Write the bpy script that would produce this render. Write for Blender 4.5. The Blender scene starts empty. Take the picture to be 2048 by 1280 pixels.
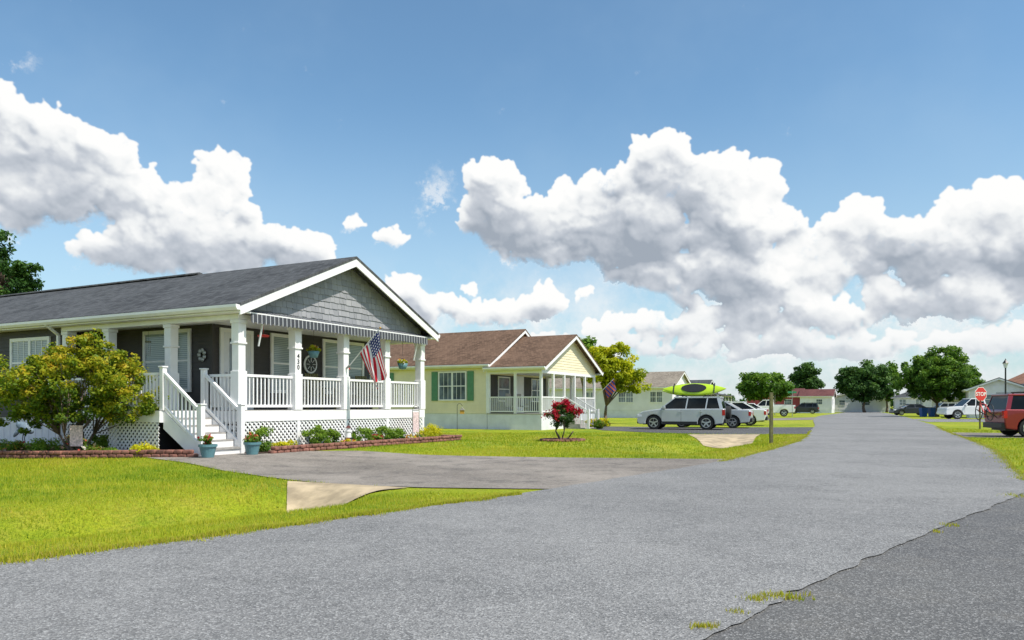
import bpy, bmesh, math, random
import numpy as np
from mathutils import Vector, Matrix
random.seed(7); rng=np.random.default_rng(7)
scene=bpy.context.scene
scene.view_settings.view_transform='Standard'; scene.view_settings.look='None'
scene.view_settings.exposure=0; scene.view_settings.gamma=1
CAMH=1.2
# ------------------------------------------------------------------ node helper
class NB:
    def __init__(s,nt): s.nt=nt
    def n(s,t,**k):
        nd=s.nt.nodes.new(t)
        for a,b in k.items(): setattr(nd,a,b)
        return nd
    def put(s,sock,v):
        if v is None: return
        if isinstance(v,bpy.types.NodeSocket): s.nt.links.new(v,sock)
        else: sock.default_value=v
    def m(s,op,a,b=None,c=None,clamp=False):
        nd=s.n('ShaderNodeMath',operation=op); nd.use_clamp=clamp
        s.put(nd.inputs[0],a); s.put(nd.inputs[1],b); s.put(nd.inputs[2],c); return nd.outputs[0]
    def v(s,op,a,b=None,scale=None):
        nd=s.n('ShaderNodeVectorMath',operation=op)
        s.put(nd.inputs[0],a); s.put(nd.inputs[1],b)
        if scale is not None: s.put(nd.inputs['Scale'],scale)
        return nd.outputs['Value'] if op in('DOT_PRODUCT','LENGTH') else nd.outputs[0]
    def mix(s,f,a,b,bt='MIX'):
        nd=s.n('ShaderNodeMix',data_type='RGBA',blend_type=bt)
        s.put(nd.inputs[0],f); s.put(nd.inputs[6],a); s.put(nd.inputs[7],b); return nd.outputs[2]
    def ss(s,x,a,b,lo=0.,hi=1.):
        nd=s.n('ShaderNodeMapRange',interpolation_type='SMOOTHSTEP')
        s.put(nd.inputs[0],x)
        for i,q in enumerate((a,b,lo,hi)): s.put(nd.inputs[i+1],q)
        return nd.outputs[0]
    def noise(s,vec,scale,detail=4,rough=.5,col=False):
        nd=s.n('ShaderNodeTexNoise'); s.put(nd.inputs['Vector'],vec)
        nd.inputs['Scale'].default_value=scale; nd.inputs['Detail'].default_value=detail; nd.inputs['Roughness'].default_value=rough
        return nd.outputs['Color' if col else 'Fac']
    def xyz(s,v):
        nd=s.n('ShaderNodeSeparateXYZ'); s.put(nd.inputs[0],v); return nd.outputs
    def comb(s,x,y,z):
        nd=s.n('ShaderNodeCombineXYZ'); s.put(nd.inputs[0],x); s.put(nd.inputs[1],y); s.put(nd.inputs[2],z); return nd.outputs[0]
def c4(c): return (c[0],c[1],c[2],1.)
def newmat(name):
    m=bpy.data.materials.new(name); m.use_nodes=True
    b=NB(m.node_tree); p=m.node_tree.nodes['Principled BSDF']
    tc=b.n('ShaderNodeTexCoord')
    return m,b,p,tc
def bump(b,p,h,strength=.5,dist=.01):
    nd=b.n('ShaderNodeBump'); nd.inputs['Strength'].default_value=strength; nd.inputs['Distance'].default_value=dist
    b.put(nd.inputs['Height'],h); b.put(p.inputs['Normal'],nd.outputs[0])
def mat_plain(name,col,rough=.5,var=.12,scale=6,metal=0,bumpk=0.,spec=.5,coat=0):
    m,b,p,tc=newmat(name)
    n=b.noise(tc.outputs['Object'],scale,5,.6)
    f=b.ss(n,.3,.7)
    b.put(p.inputs['Base Color'],b.mix(f,c4([x*(1-var) for x in col]),c4([min(1,x*(1+var)) for x in col])))
    p.inputs['Roughness'].default_value=rough; p.inputs['Metallic'].default_value=metal
    p.inputs['Specular IOR Level'].default_value=spec; p.inputs['Coat Weight'].default_value=coat
    if bumpk: bump(b,p,b.noise(tc.outputs['Object'],scale*8,4),bumpk,.01)
    return m
M={}
M['white']=mat_plain('white_vinyl',(.82,.81,.81),.45,.04,3)
M['white2']=mat_plain('white_skirting',(.72,.73,.77),.5,.07,2)
M['trimgray']=mat_plain('tread_gray',(.34,.32,.30),.7,.15,8)
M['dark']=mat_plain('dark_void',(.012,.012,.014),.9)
M['darkside']=mat_plain('lap_siding_charcoal',(.048,.042,.042),.6,.15,2)
M['yellow']=mat_plain('lap_siding_cream',(.82,.73,.50),.55,.05,1.5)
M['creamw']=mat_plain('lap_siding_white',(.77,.75,.77),.55,.06,1.)
M['redw']=mat_plain('siding_red',(.36,.05,.06),.6,.1,1.)
M['green']=mat_plain('shutter_green',(.09,.24,.13),.5,.08)
M['black']=mat_plain('black_plastic',(.015,.015,.016),.45)
M['rubber']=mat_plain('tyre_rubber',(.02,.02,.02),.8,.2,20)
M['chrome']=mat_plain('alloy',(.55,.56,.58),.3,.05,5,metal=.9)
M['wood']=mat_plain('weathered_wood',(.15,.14,.06),.85,.3,12,bumpk=.4)
M['bark']=mat_plain('bark',(.15,.11,.085),.9,.35,15,bumpk=.6)
M['terracotta']=mat_plain('edging_brick',(.22,.095,.07),.85,.45,7,bumpk=.5)
M['mulch']=mat_plain('mulch',(.07,.04,.025),.95,.6,25,bumpk=1.)
M['potblue']=mat_plain('pot_teal',(.10,.22,.25),.4,.15)
M['concrete']=mat_plain('concrete_apron',(.42,.33,.21),.85,.32,2.2,bumpk=.3)
M['galv']=mat_plain('galvanised',(.35,.36,.36),.4,.1,8,metal=.6)
M['redsign']=mat_plain('sign_red',(.6,.035,.03),.4,.05)
M['whitesign']=mat_plain('sign_white',(.8,.8,.8),.4,.02)
M['greensign']=mat_plain('sign_green',(.02,.2,.08),.4,.05)
M['lime']=mat_plain('kayak_lime',(.45,.64,.012),.3,.08,3,coat=.5)
M['redlight']=mat_plain('tail_lamp',(.5,.01,.01),.15,.05)
M['lamp']=mat_plain('head_lamp',(.7,.72,.75),.1,.05)
M['binblue']=mat_plain('bin_blue',(.03,.12,.4),.5)
M['pink']=mat_plain('garden_cloth',(.65,.5,.5),.8,.35,22)
M['heron']=mat_plain('heron_grey',(.16,.22,.28),.6,.35,14)
M['heronw']=mat_plain('heron_pale',(.6,.6,.58),.6,.1,14)
M['beak']=mat_plain('beak',(.45,.25,.04),.5)
def paint(name,col,metal=.25):
    return mat_plain(name,col,.28,.03,2,metal=metal,coat=.8)
M['p_silver']=paint('paint_silver',(.50,.53,.54)); M['p_white']=paint('paint_white',(.8,.8,.8),0)
M['p_red']=paint('paint_red',(.24,.006,.014)); M['p_dark']=paint('paint_dark',(.03,.035,.05))
def mk_glass(name,col,spec=.8,rough=.06):
    m,b,p,tc=newmat(name); p.inputs['Roughness'].default_value=rough
    n=b.noise(tc.outputs['Object'],1.5,3); b.put(p.inputs['Base Color'],b.mix(b.ss(n,.35,.65),c4([x*.6 for x in col]),c4([x*1.4 for x in col])))
    p.inputs['Specular IOR Level'].default_value=spec
    return m
M['glass']=mk_glass('window_glass',(.13,.16,.19)); M['carglass']=mk_glass('car_glass',(.010,.013,.015),.18,.03)
def mk_blind():
    m,b,p,tc=newmat('window_blind')
    z=b.xyz(tc.outputs['Object'])[2]
    f=b.m('FRACT',b.m('MULTIPLY',z,20.))
    b.put(p.inputs['Base Color'],b.mix(b.ss(f,.1,.4),(.12,.15,.17,1),(.36,.42,.44,1))); p.inputs['Roughness'].default_value=.1
    return m
M['blind']=mk_blind()
def mk_tone(name,cols,rough=.7,transl=0.):
    m,b,p,tc=newmat(name)
    at=b.n('ShaderNodeAttribute',attribute_name='tone')
    r=b.n('ShaderNodeValToRGB'); b.put(r.inputs[0],at.outputs['Fac'])
    e=r.color_ramp.elements
    e[0].color=c4(cols[0]); e[1].color=c4(cols[-1])
    for i,c in enumerate(cols[1:-1]):
        q=e.new((i+1)/(len(cols)-1)); q.color=c4(c)
    b.put(p.inputs['Base Color'],r.outputs[0]); p.inputs['Roughness'].default_value=rough
    p.inputs['Specular IOR Level'].default_value=.25
    if transl:
        t=b.n('ShaderNodeBsdfTranslucent'); b.put(t.inputs[0],r.outputs[0])
        mx=b.n('ShaderNodeMixShader'); mx.inputs[0].default_value=transl
        b.put(mx.inputs[1],p.outputs[0]); b.put(mx.inputs[2],t.outputs[0])
        out=[n for n in m.node_tree.nodes if n.type=='OUTPUT_MATERIAL'][0]; b.put(out.inputs[0],mx.outputs[0])
    return m
M['shake']=mk_tone('shake_siding',[(.25,.255,.275),(.34,.34,.36)],.7)
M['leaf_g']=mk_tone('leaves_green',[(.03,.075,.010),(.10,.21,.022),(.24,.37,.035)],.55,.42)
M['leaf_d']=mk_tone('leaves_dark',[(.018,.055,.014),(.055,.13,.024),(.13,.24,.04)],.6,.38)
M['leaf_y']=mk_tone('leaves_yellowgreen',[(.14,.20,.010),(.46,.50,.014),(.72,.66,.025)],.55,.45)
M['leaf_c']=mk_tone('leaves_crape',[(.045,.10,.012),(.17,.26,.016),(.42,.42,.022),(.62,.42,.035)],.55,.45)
M['flower_r']=mk_tone('flowers_red',[(.25,.005,.02),(.5,.01,.04),(.62,.04,.07)],.6,.3)
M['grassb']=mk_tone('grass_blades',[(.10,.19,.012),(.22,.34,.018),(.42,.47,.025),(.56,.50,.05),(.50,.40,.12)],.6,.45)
M['flower_m']=mk_tone('flowers_mixed',[(.6,.03,.08),(.7,.5,.05),(.6,.6,.6)],.6,.3)
def mk_roof(name,c1,c2):
    m,b,p,tc=newmat(name)
    x,y,z=b.xyz(tc.outputs['Object'])[:3]
    vec=b.comb(y,b.m('MULTIPLY',x,1.09),0.)
    br=b.n('ShaderNodeTexBrick'); b.put(br.inputs['Vector'],vec)
    br.inputs['Scale'].default_value=1.; br.inputs['Brick Width'].default_value=.16; br.inputs['Row Height'].default_value=.14
    br.inputs['Mortar Size'].default_value=.006; br.inputs['Color1'].default_value=c4([v*.8 for v in c1]); br.inputs['Color2'].default_value=c4([v*1.15 for v in c2])
    br.inputs['Mortar'].default_value=c4([v*.4 for v in c1]); br.offset=.5
    n=b.noise(tc.outputs['Object'],.7,5,.6); n2=b.noise(tc.outputs['Object'],60,2)
    col=b.mix(b.ss(n,.35,.65,0.,.35),br.outputs[0],c4([v*1.5 for v in c2]))
    col=b.mix(b.ss(n2,.35,.65,0.,.4),col,c4([v*.6 for v in c1]))
    b.put(p.inputs['Base Color'],col); p.inputs['Roughness'].default_value=.9; p.inputs['Specular IOR Level'].default_value=.2
    bump(b,p,br.outputs['Fac'],-.4,.01)
    return m
M['roofgray']=mk_roof('shingles_charcoal',(.060,.062,.066),(.10,.103,.108))
M['roofbrown']=mk_roof('shingles_brown',(.125,.076,.05),(.185,.115,.078))
M['rooftan']=mk_roof('shingles_tan',(.24,.20,.16),(.30,.26,.21))
M['roofred']=mk_roof('shingles_red',(.12,.045,.045),(.16,.065,.06))
M['roofrust']=mk_roof('shingles_rust',(.27,.13,.08),(.33,.17,.11))
def mk_awn():
    m,b,p,tc=newmat('awning_stripe')
    x=b.xyz(tc.outputs['Object'])[0]
    f=b.m('FRACT',b.m('MULTIPLY',x,7.5)); k=b.m('GREATER_THAN',f,.80)
    b.put(p.inputs['Base Color'],b.mix(k,(.05,.055,.066,1),(.38,.39,.41,1))); p.inputs['Roughness'].default_value=.9
    return m
M['awn']=mk_awn()
def mk_flag():
    m,b,p,tc=newmat('flag_cloth')
    u,v,_=b.xyz(tc.outputs['UV'])[:3]
    s=b.m('MODULO',b.m('FLOOR',b.m('MULTIPLY',v,13.)),2.)
    st=b.mix(s,(.55,.012,.03,1),(.82,.82,.82,1))
    can=b.m('MULTIPLY',b.m('LESS_THAN',u,.4),b.m('LESS_THAN',v,7/13))
    gu=b.m('MULTIPLY',u,15.); gv=b.m('MULTIPLY',v,13/7*5)
    fu=b.m('SUBTRACT',b.m('FRACT',gu),.5); fv=b.m('SUBTRACT',b.m('FRACT',gv),.5)
    r=b.m('ADD',b.m('MULTIPLY',fu,fu),b.m('MULTIPLY',fv,fv)); star=b.m('LESS_THAN',r,.07)
    col=b.mix(can,st,b.mix(star,(.02,.03,.16,1),(.75,.75,.75,1)))
    b.put(p.inputs['Base Color'],col); p.inputs['Roughness'].default_value=.85
    t=b.n('ShaderNodeBsdfTranslucent'); b.put(t.inputs[0],col); mx=b.n('ShaderNodeMixShader'); mx.inputs[0].default_value=.35
    b.put(mx.inputs[1],p.outputs[0]); b.put(mx.inputs[2],t.outputs[0])
    out=[n for n in m.node_tree.nodes if n.type=='OUTPUT_MATERIAL'][0]; b.put(out.inputs[0],mx.outputs[0])
    return m
M['flag']=mk_flag()
def mk_f2():
    m,b,p,tc=newmat('patriotic_cloth'); z=b.xyz(tc.outputs['Object']); s=b.m('GREATER_THAN',b.m('FRACT',b.m('MULTIPLY',b.m('ADD',z[2],z[0]),4.)),.5)
    b.put(p.inputs['Base Color'],b.mix(s,(.05,.06,.25,1),(.5,.12,.06,1))); p.inputs['Roughness'].default_value=.9; return m
M['p_flag']=mk_f2()
def mk_grass():
    m,b,p,tc=newmat('lawn')
    P=tc.outputs['Object']
    n1=b.noise(P,.35,5,.6); n2=b.noise(P,2.2,6,.7); n3=b.noise(P,22.,4,.7); n4=b.noise(P,.06,4,.6)
    col=b.mix(b.ss(n1,.38,.62),(.17,.28,.016,1),(.37,.42,.022,1))
    col=b.mix(b.ss(n2,.42,.68,0.,.7),col,(.44,.40,.05,1))
    col=b.mix(b.ss(n4,.45,.6,0.,.5),col,(.46,.44,.07,1))
    col=b.mix(b.ss(n3,.3,.65,.55,0.),col,(.08,.14,.012,1))
    b.put(p.inputs['Base Color'],col); p.inputs['Roughness'].default_value=.9; p.inputs['Specular IOR Level'].default_value=.1
    bump(b,p,n3,1.,.05)
    return m
M['lawn']=mk_grass()
def mk_asph(name,lo,hi,stain,spk=1.,sc=85,st=.4,lt_c=(.50,.495,.485,1)):
    m,b,p,tc=newmat(name)
    P=tc.outputs['Object']
    n1=b.noise(P,.22,5,.65); n2=b.noise(P,1.3,6,.7); n5=b.noise(P,14,4,.7)
    base=b.mix(b.ss(n1,.36,.64),c4(lo),c4(hi))
    base=b.mix(b.ss(n2,.47,.68,0.,st),base,c4(stain))
    base=b.mix(b.ss(n5,.35,.7,0.,.4),base,c4([v*1.3 for v in hi]))
    v=b.n('ShaderNodeTexVoronoi'); b.put(v.inputs['Vector'],P); v.inputs['Scale'].default_value=sc
    cv=b.xyz(v.outputs['Color'])[0]
    v2=b.n('ShaderNodeTexVoronoi'); b.put(v2.inputs['Vector'],P); v2.inputs['Scale'].default_value=sc*2.1
    cv2=b.xyz(v2.outputs['Color'])[1]
    lt=b.m('MULTIPLY',b.ss(cv,.60,.95),b.ss(cv2,.2,.6)); dk=b.m('MAXIMUM',b.ss(cv,.36,.05),b.ss(cv2,.25,.0))
    base=b.mix(b.m('MULTIPLY',lt,.6*spk),base,lt_c); base=b.mix(b.m('MULTIPLY',dk,.55*spk),base,(.06,.06,.062,1))
    wv=b.v('ADD',P,b.v('SCALE',b.noise(P,1.5,4,.6,True),None,.5))
    vc=b.n('ShaderNodeTexVoronoi',feature='DISTANCE_TO_EDGE'); b.put(vc.inputs['Vector'],wv); vc.inputs['Scale'].default_value=.22
    ck=b.m('MULTIPLY',b.ss(vc.outputs['Distance'],.003,.0),b.ss(b.noise(P,.3,2),.5,.62)); base=b.mix(b.m('MULTIPLY',ck,.4),base,(.05,.05,.05,1))
    b.put(p.inputs['Base Color'],base); p.inputs['Roughness'].default_value=.85; p.inputs['Specular IOR Level'].default_value=.3
    bump(b,p,v.outputs['Distance'],.6,.008)
    return m
M['road']=mk_asph('asphalt_road',(.165,.163,.162),(.245,.24,.235),(.125,.124,.123),st=.55)
M['road2']=mk_asph('asphalt_dark',(.085,.084,.086),(.125,.122,.118),(.18,.165,.145),.8)
M['drive']=mk_asph('asphalt_drive',(.15,.128,.108),(.30,.262,.225),(.075,.066,.058),.5,90,.85)
M['drive2']=mk_asph('asphalt_new',(.055,.055,.06),(.09,.09,.09),(.12,.11,.1),.6)
# ------------------------------------------------------------------ mesh helper
class Obj:
    def __init__(s,name,loc=(0,0,0),rot=0.):
        s.e=bpy.data.objects.new(name,None); scene.collection.objects.link(s.e)
        s.e.location=loc; s.e.rotation_euler=(0,0,rot); s.e.empty_display_size=.3
        s.parts={}
    def P(s,name,mat,bevel=0,smooth=False,seg=2):
        if name not in s.parts: s.parts[name]=dict(v=[],f=[],mat=mat,bevel=bevel,smooth=smooth,tone=[],seg=seg)
        return s.parts[name]
    def done(s):
        for n,p in s.parts.items():
            if not p['v']: continue
            me=bpy.data.meshes.new(n); me.from_pydata(p['v'],[],p['f'])
            bm=bmesh.new(); bm.from_mesh(me); bmesh.ops.recalc_face_normals(bm,faces=bm.faces); bm.to_mesh(me); bm.free()
            me.materials.append(M[p['mat']])
            if p['tone']:
                ca=me.color_attributes.new('tone','FLOAT_COLOR','POINT')
                a=np.ones((len(p['v']),4),np.float32); a[:,:3]=np.array(p['tone'])[:,None]; ca.data.foreach_set('color',a.ravel())
            if p['smooth']:
                for q in me.polygons: q.use_smooth=True
            o=bpy.data.objects.new(n,me); scene.collection.objects.link(o); o.parent=s.e
            if p['bevel']:
                mo=o.modifiers.new('bevel','BEVEL'); mo.width=p['bevel']; mo.segments=p['seg']; mo.limit_method='ANGLE'; mo.angle_limit=math.radians(30)
                for q in me.polygons: q.use_smooth=True
                w=o.modifiers.new('wn','WEIGHTED_NORMAL'); w.keep_sharp=True
        return s.e
def add(p,vs,fs):
    k=len(p['v']); p['v']+=[tuple(v) for v in vs]; p['f']+=[tuple(i+k for i in f) for f in fs]
BF=[(0,1,3,2),(4,6,7,5),(0,4,5,1),(2,3,7,6),(0,2,6,4),(1,5,7,3)]
def box(p,x0,x1,y0,y1,z0,z1):
    add(p,[(x,y,z) for x in(x0,x1) for y in(y0,y1) for z in(z0,z1)],BF)
def beam(p,a,b,w,h):
    a=Vector(a);b=Vector(b);d=(b-a).normalized()
    up=Vector((0,0,1)) if abs(d.z)<.95 else Vector((0,1,0))
    sx=d.cross(up).normalized()*w/2; sz=sx.cross(d).normalized()*h/2
    add(p,[q+i*sx+j*sz for q in(a,b) for i in(-1,1) for j in(-1,1)],BF)
def cyl(p,a,b,r0,r1=None,n=10,cap=True):
    if r1 is None:r1=r0
    a=Vector(a);b=Vector(b);d=(b-a).normalized(); up=Vector((0,0,1)) if abs(d.z)<.95 else Vector((0,1,0))
    sx=d.cross(up).normalized(); sy=sx.cross(d)
    vs=[]
    for q,r in((a,r0),(b,r1)):
        for i in range(n):
            t=2*math.pi*i/n; vs.append(q+sx*math.cos(t)*r+sy*math.sin(t)*r)
    fs=[(i,(i+1)%n,n+(i+1)%n,n+i) for i in range(n)]
    if cap: fs+=[tuple(range(n)),tuple(range(n,2*n))]
    add(p,vs,fs)
def prism(p,poly,axis,a0,a1):
    def mk(q,a):
        return {'x':(a,q[0],q[1]),'y':(q[0],a,q[1]),'z':(q[0],q[1],a)}[axis]
    n=len(poly); vs=[mk(q,a0) for q in poly]+[mk(q,a1) for q in poly]
    add(p,vs,[(i,(i+1)%n,n+(i+1)%n,n+i) for i in range(n)]+[tuple(range(n)),tuple(range(n,2*n))])
def revolve(p,prof,c,n=14):
    vs=[];fs=[]
    for r,z in prof:
        for i in range(n):
            t=2*math.pi*i/n; vs.append((c[0]+r*math.cos(t),c[1]+r*math.sin(t),c[2]+z))
    for k in range(len(prof)-1):
        for i in range(n): fs.append((k*n+i,k*n+(i+1)%n,(k+1)*n+(i+1)%n,(k+1)*n+i))
    add(p,vs,fs)
def ellips(p,c,r,nu=12,nv=8,rotz=0,roty=0):
    vs=[];fs=[]; R=Matrix.Rotation(rotz,3,'Z')@Matrix.Rotation(roty,3,'Y')
    for j in range(nv+1):
        ph=-math.pi/2+math.pi*j/nv
        for i in range(nu):
            t=2*math.pi*i/nu
            q=R@Vector((r[0]*math.cos(ph)*math.cos(t),r[1]*math.cos(ph)*math.sin(t),r[2]*math.sin(ph)))
            vs.append(q+Vector(c))
    for j in range(nv):
        for i in range(nu): fs.append((j*nu+i,j*nu+(i+1)%nu,(j+1)*nu+(i+1)%nu,(j+1)*nu+i))
    add(p,vs,fs)
def lap(p,plane,fx,a0,a1,z0,z1,out,pitch=.11,dep=.016,topf=None):
    z=z0
    while z<z1-.01:
        zt=min(z+pitch,z1); aa,bb=a0,a1
        if topf:
            r=topf(z)
            if r is None: break
            aa,bb=r
        def mk(a,o,zz): return (fx+out*o,a,zz) if plane=='x' else (a,fx+out*o,zz)
        if topf:
            r2=topf(zt) or (sum(r)/2,sum(r)/2)
            vs=[mk(aa,dep,z),mk(bb,dep,z),mk(r2[1],.001,zt),mk(r2[0],.001,zt),mk(aa,0,z),mk(bb,0,z)]
        else: vs=[mk(aa,dep,z),mk(bb,dep,z),mk(bb,.001,zt),mk(aa,.001,zt),mk(aa,0,z),mk(bb,0,z)]
        add(p,vs,[(0,1,2,3),(0,4,5,1)])
        z=zt
def pbox(p,plane,fx,out,o0,o1,a0,a1,z0,z1):
    s=sorted((fx+out*o0,fx+out*o1))
    if plane=='x': box(p,s[0],s[1],a0,a1,z0,z1)
    else: box(p,a0,a1,s[0],s[1],z0,z1)
def window(H,plane,fx,out,a0,a1,z0,z1,sash=1,blind=True,trim=.09,grid=False):
    T=H.P('window_trim','white'); G=H.P('window_panes','blind' if blind else 'glass')
    pbox(T,plane,fx,out,0,.05,a0-trim,a0,z0-trim,z1+trim); pbox(T,plane,fx,out,0,.05,a1,a1+trim,z0-trim,z1+trim)
    pbox(T,plane,fx,out,0,.048,a0,a1,z1,z1+trim); pbox(T,plane,fx,out,0,.065,a0,a1,z0-trim,z0)
    pbox(G,plane,fx,out,0,.022,a0,a1,z0,z1)
    w=(a1-a0)/sash
    for i in range(1,sash): pbox(T,plane,fx,out,.0225,.045,a0+i*w-.05,a0+i*w+.05,z0,z1)
    zm=(z0+z1)/2; pbox(T,plane,fx,out,.0225,.038,a0,a1,zm-.025,zm+.025)
    if grid:
        for i in range(sash):
            for k in (1,2): 
                a=a0+i*w+w*k/3; pbox(T,plane,fx,out,.0225,.032,a-.01,a+.01,z0,z1)
def rail(p,a,b,z0,zt,step=.115):
    a=Vector((a[0],a[1]));b=Vector((b[0],b[1])); L=(b-a).length; d=(b-a)/L
    A=lambda t,z:(a.x+d.x*t,a.y+d.y*t,z)
    beam(p,A(0,zt-.03),A(L,zt-.03),.075,.06); beam(p,A(0,z0+.1),A(L,z0+.1),.05,.06)
    n=int(L/step)
    for i in range(n):
        t=L*(i+.5)/n; beam(p,A(t,z0+.13),A(t,zt-.06),.032,.032)
def lattice(p,plane,fx,out,a0,a1,z0,z1,sp=.11,w=.04):
    h=z1-z0
    for sgn,off in((1,.0),(-1,.014)):
        c=a0-h
        while c<a1:
            s0=max(0,a0-c); s1=min(h,a1-c)
            if s1-s0>.02:
                if sgn==1: q0=(c+s0,z0+s0); q1=(c+s1,z0+s1)
                else: q0=(c+s0,z1-s0); q1=(c+s1,z1-s1)
                f=fx+out*(off+.006)
                if plane=='x': A=(f,q0[0],q0[1]);B=(f,q1[0],q1[1])
                else: A=(q0[0],f,q0[1]);B=(q1[0],f,q1[1])
                d=Vector(B)-Vector(A); d.normalize()
                nrm=Vector((1,0,0)) if plane=='x' else Vector((0,1,0))
                sx=d.cross(nrm).normalized()*w/2; sn=nrm*.006
                add(p,[Vector(q)+i*sx+j*sn for q in(A,B) for i in(-1,1) for j in(-1,1)],BF)
            c+=sp*1.2
def gable_roof(H,W,y0,y1,ze,zr,ov=.35,mat='roofgray',trim='white',x0=0.,th=.07,gut=True,rk=.2):
    xm=x0+W/2; m=(zr-ze)/(W/2+ov); xl=x0-ov; xr=x0+W+ov
    R=H.P('roof',mat); T=H.P('roof_trim',trim)
    prism(R,[(xl,ze),(xm,zr),(xr,ze),(xr,ze-th),(xm,zr-th),(xl,ze-th)],'y',y0-.02,y1+.02)
    for ya,yb in((y0-.01,y0+.03),(y1-.03,y1+.01)):
        prism(T,[(xl,ze-th),(xm,zr-th),(xm,zr-th-rk),(xl,ze-th-rk)],'y',ya,yb)
        prism(T,[(xr,ze-th),(xm,zr-th),(xm,zr-th-rk),(xr,ze-th-rk)],'y',ya+.001,yb-.001)
    if gut:
        for sx,xx in((-1,xl),(1,xr)):
            prism(H.P('gutter','white'),[(xx,ze-.05),(xx+sx*.12,ze-.04),(xx+sx*.12,ze-.1),(xx+sx*.08,ze-.16),(xx,ze-.16)],'y',y0+.0,y1)
            s=sorted((xx,xx-sx*ov)); box(T,s[0],s[1],y0+.03,y1-.03,ze-.2,ze-.165)
    return m
# ------------------------------------------------------------------ layout
A=Vector((-6.25,17.5)); UX=Vector((.462,.887)).normalized(); VY=Vector((-UX.y,UX.x)); ROT=math.atan2(UX.y,UX.x)
def HL(t,s,o=A): 
    q=o+UX*t+VY*s; return (q.x,q.y)
def sstep(x,a,b):
    t=np.clip((x-a)/(b-a),0,1); return t*t*(3-2*t)
def ditch(X,Y,p0,d,depth,w,a0,a1,b0,b1):
    rx=X-p0[0]; ry=Y-p0[1]; a=rx*d[0]+ry*d[1]; n=-rx*d[1]+ry*d[0]
    return -depth*np.exp(-(n/w)**2)*sstep(a,a0,a1)*(1-sstep(a,b0,b1))
def hgt(X,Y):
    X=np.asarray(X,float);Y=np.asarray(Y,float)
    rx=X-A.x; ry=Y-A.y; t=rx*UX.x+ry*UX.y; s=rx*VY.x+ry*VY.y
    dx=np.maximum(np.maximum(-1.3-t,t-7.8),0); dy=np.maximum(np.maximum(-.7-s,s-30),0)
    z=.12*(1-sstep(np.hypot(dx,dy),0,2.6))
    z=z+ditch(X,Y,(-2.85,10.45),(-.66,-.75),.42,.8,-1.0,.25,30,40)
    z=z+ditch(X,Y,(8.0,27.6),(-.50,-.866),.26,1.0,-2.6,.3,8.2,9.6)
    return z
def hz(x,y): return float(hgt(x,y))
def axis(dense0,dense1,step,far):
    a=list(np.arange(dense0,dense1+1e-6,step)); s=step; x=dense1
    while x<far: s*=1.18; x+=s; a.append(x)
    s=step;x=dense0
    while x>-far: s*=1.18; x-=s; a.insert(0,x)
    return np.array(a)
def raw(name,V,F,mat,smooth=True):
    me=bpy.data.meshes.new(name); me.from_pydata(V.tolist() if hasattr(V,'tolist') else V,[],F.tolist() if hasattr(F,'tolist') else F)
    me.materials.append(M[mat])
    if smooth: me.polygons.foreach_set('use_smooth',[True]*len(me.polygons))
    o=bpy.data.objects.new(name,me); scene.collection.objects.link(o); return o
def gridF(nx,ny):
    i=np.arange(ny-1)[:,None]*nx+np.arange(nx-1)[None,:]; i=i.ravel()
    return np.stack([i,i+1,i+nx+1,i+nx],1)
xs=axis(-18,14,.25,3000); ys=axis(3,40,.25,3500)
X,Y=np.meshgrid(xs,ys); raw('ground_lawn',np.stack([X.ravel(),Y.ravel(),hgt(X,Y).ravel()],1),gridF(len(xs),len(ys)),'lawn')
def resample(poly,n):
    p=np.array(poly,float); d=np.r_[0,np.cumsum(np.hypot(*np.diff(p,axis=0).T))]
    t=np.linspace(0,1,n); L=d[-1]
    return np.stack([np.interp(t*L,d,p[:,0]),np.interp(t*L,d,p[:,1])],1)
def smooth(poly,k=3):
    p=np.array(poly,float)
    for _ in range(k):
        q=[p[0]]
        for a,b in zip(p[:-1],p[1:]): q+= [a*.75+b*.25,a*.25+b*.75]
        q.append(p[-1]); p=np.array(q)
    return p
def ribbon(name,Ln,Rn,mat,z,n=200,m=16,jit=.02,sm=3):
    if sm: Ln=smooth(Ln,sm);Rn=smooth(Rn,sm)
    a=resample(Ln,n);b=resample(Rn,n)
    r=np.random.default_rng(len(name))
    def jl(q):
        k=np.convolve(r.normal(0,1,n+8),np.ones(5)/2.3,'same')[:n]*jit
        return k[:,None]*np.array([[.75,-.66]])
    a=a+jl(a); b=b+jl(b)
    t=np.linspace(0,1,m)[None,:,None]; G=(a[:,None,:]*(1-t)+b[:,None,:]*t).reshape(-1,2)
    V=np.c_[G,hgt(G[:,0],G[:,1])+z]
    return raw(name,V,gridF(m,n),mat), np.r_[a,b[::-1]]
RL=[(-12,-2),(-9.5,.5),(-6.4,3.4),(-3.89,5.81),(-2.5,7.31),(-1.28,8.74),(0,10.2),(2.2,13.2),(4.36,16.25),(7.04,20.9),(10.16,27),(14.3,36.7),(19,48),(26,66),(37,92),(52,122),(68,155),(92,205)]
RR=[(-6,-3.5),(-2.2,.5),(1.05,3.97),(2.1,5.2),(4.4,7.7),(6.3,9.7),(7.7,11.4),(10.2,15.6),(13.2,20.9),(16.2,27),(19.8,34.6),(24.5,44),(32,60),(44,86),(63,129),(86,184),(110,230),(110,230)]
EDGES=[]
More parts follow.
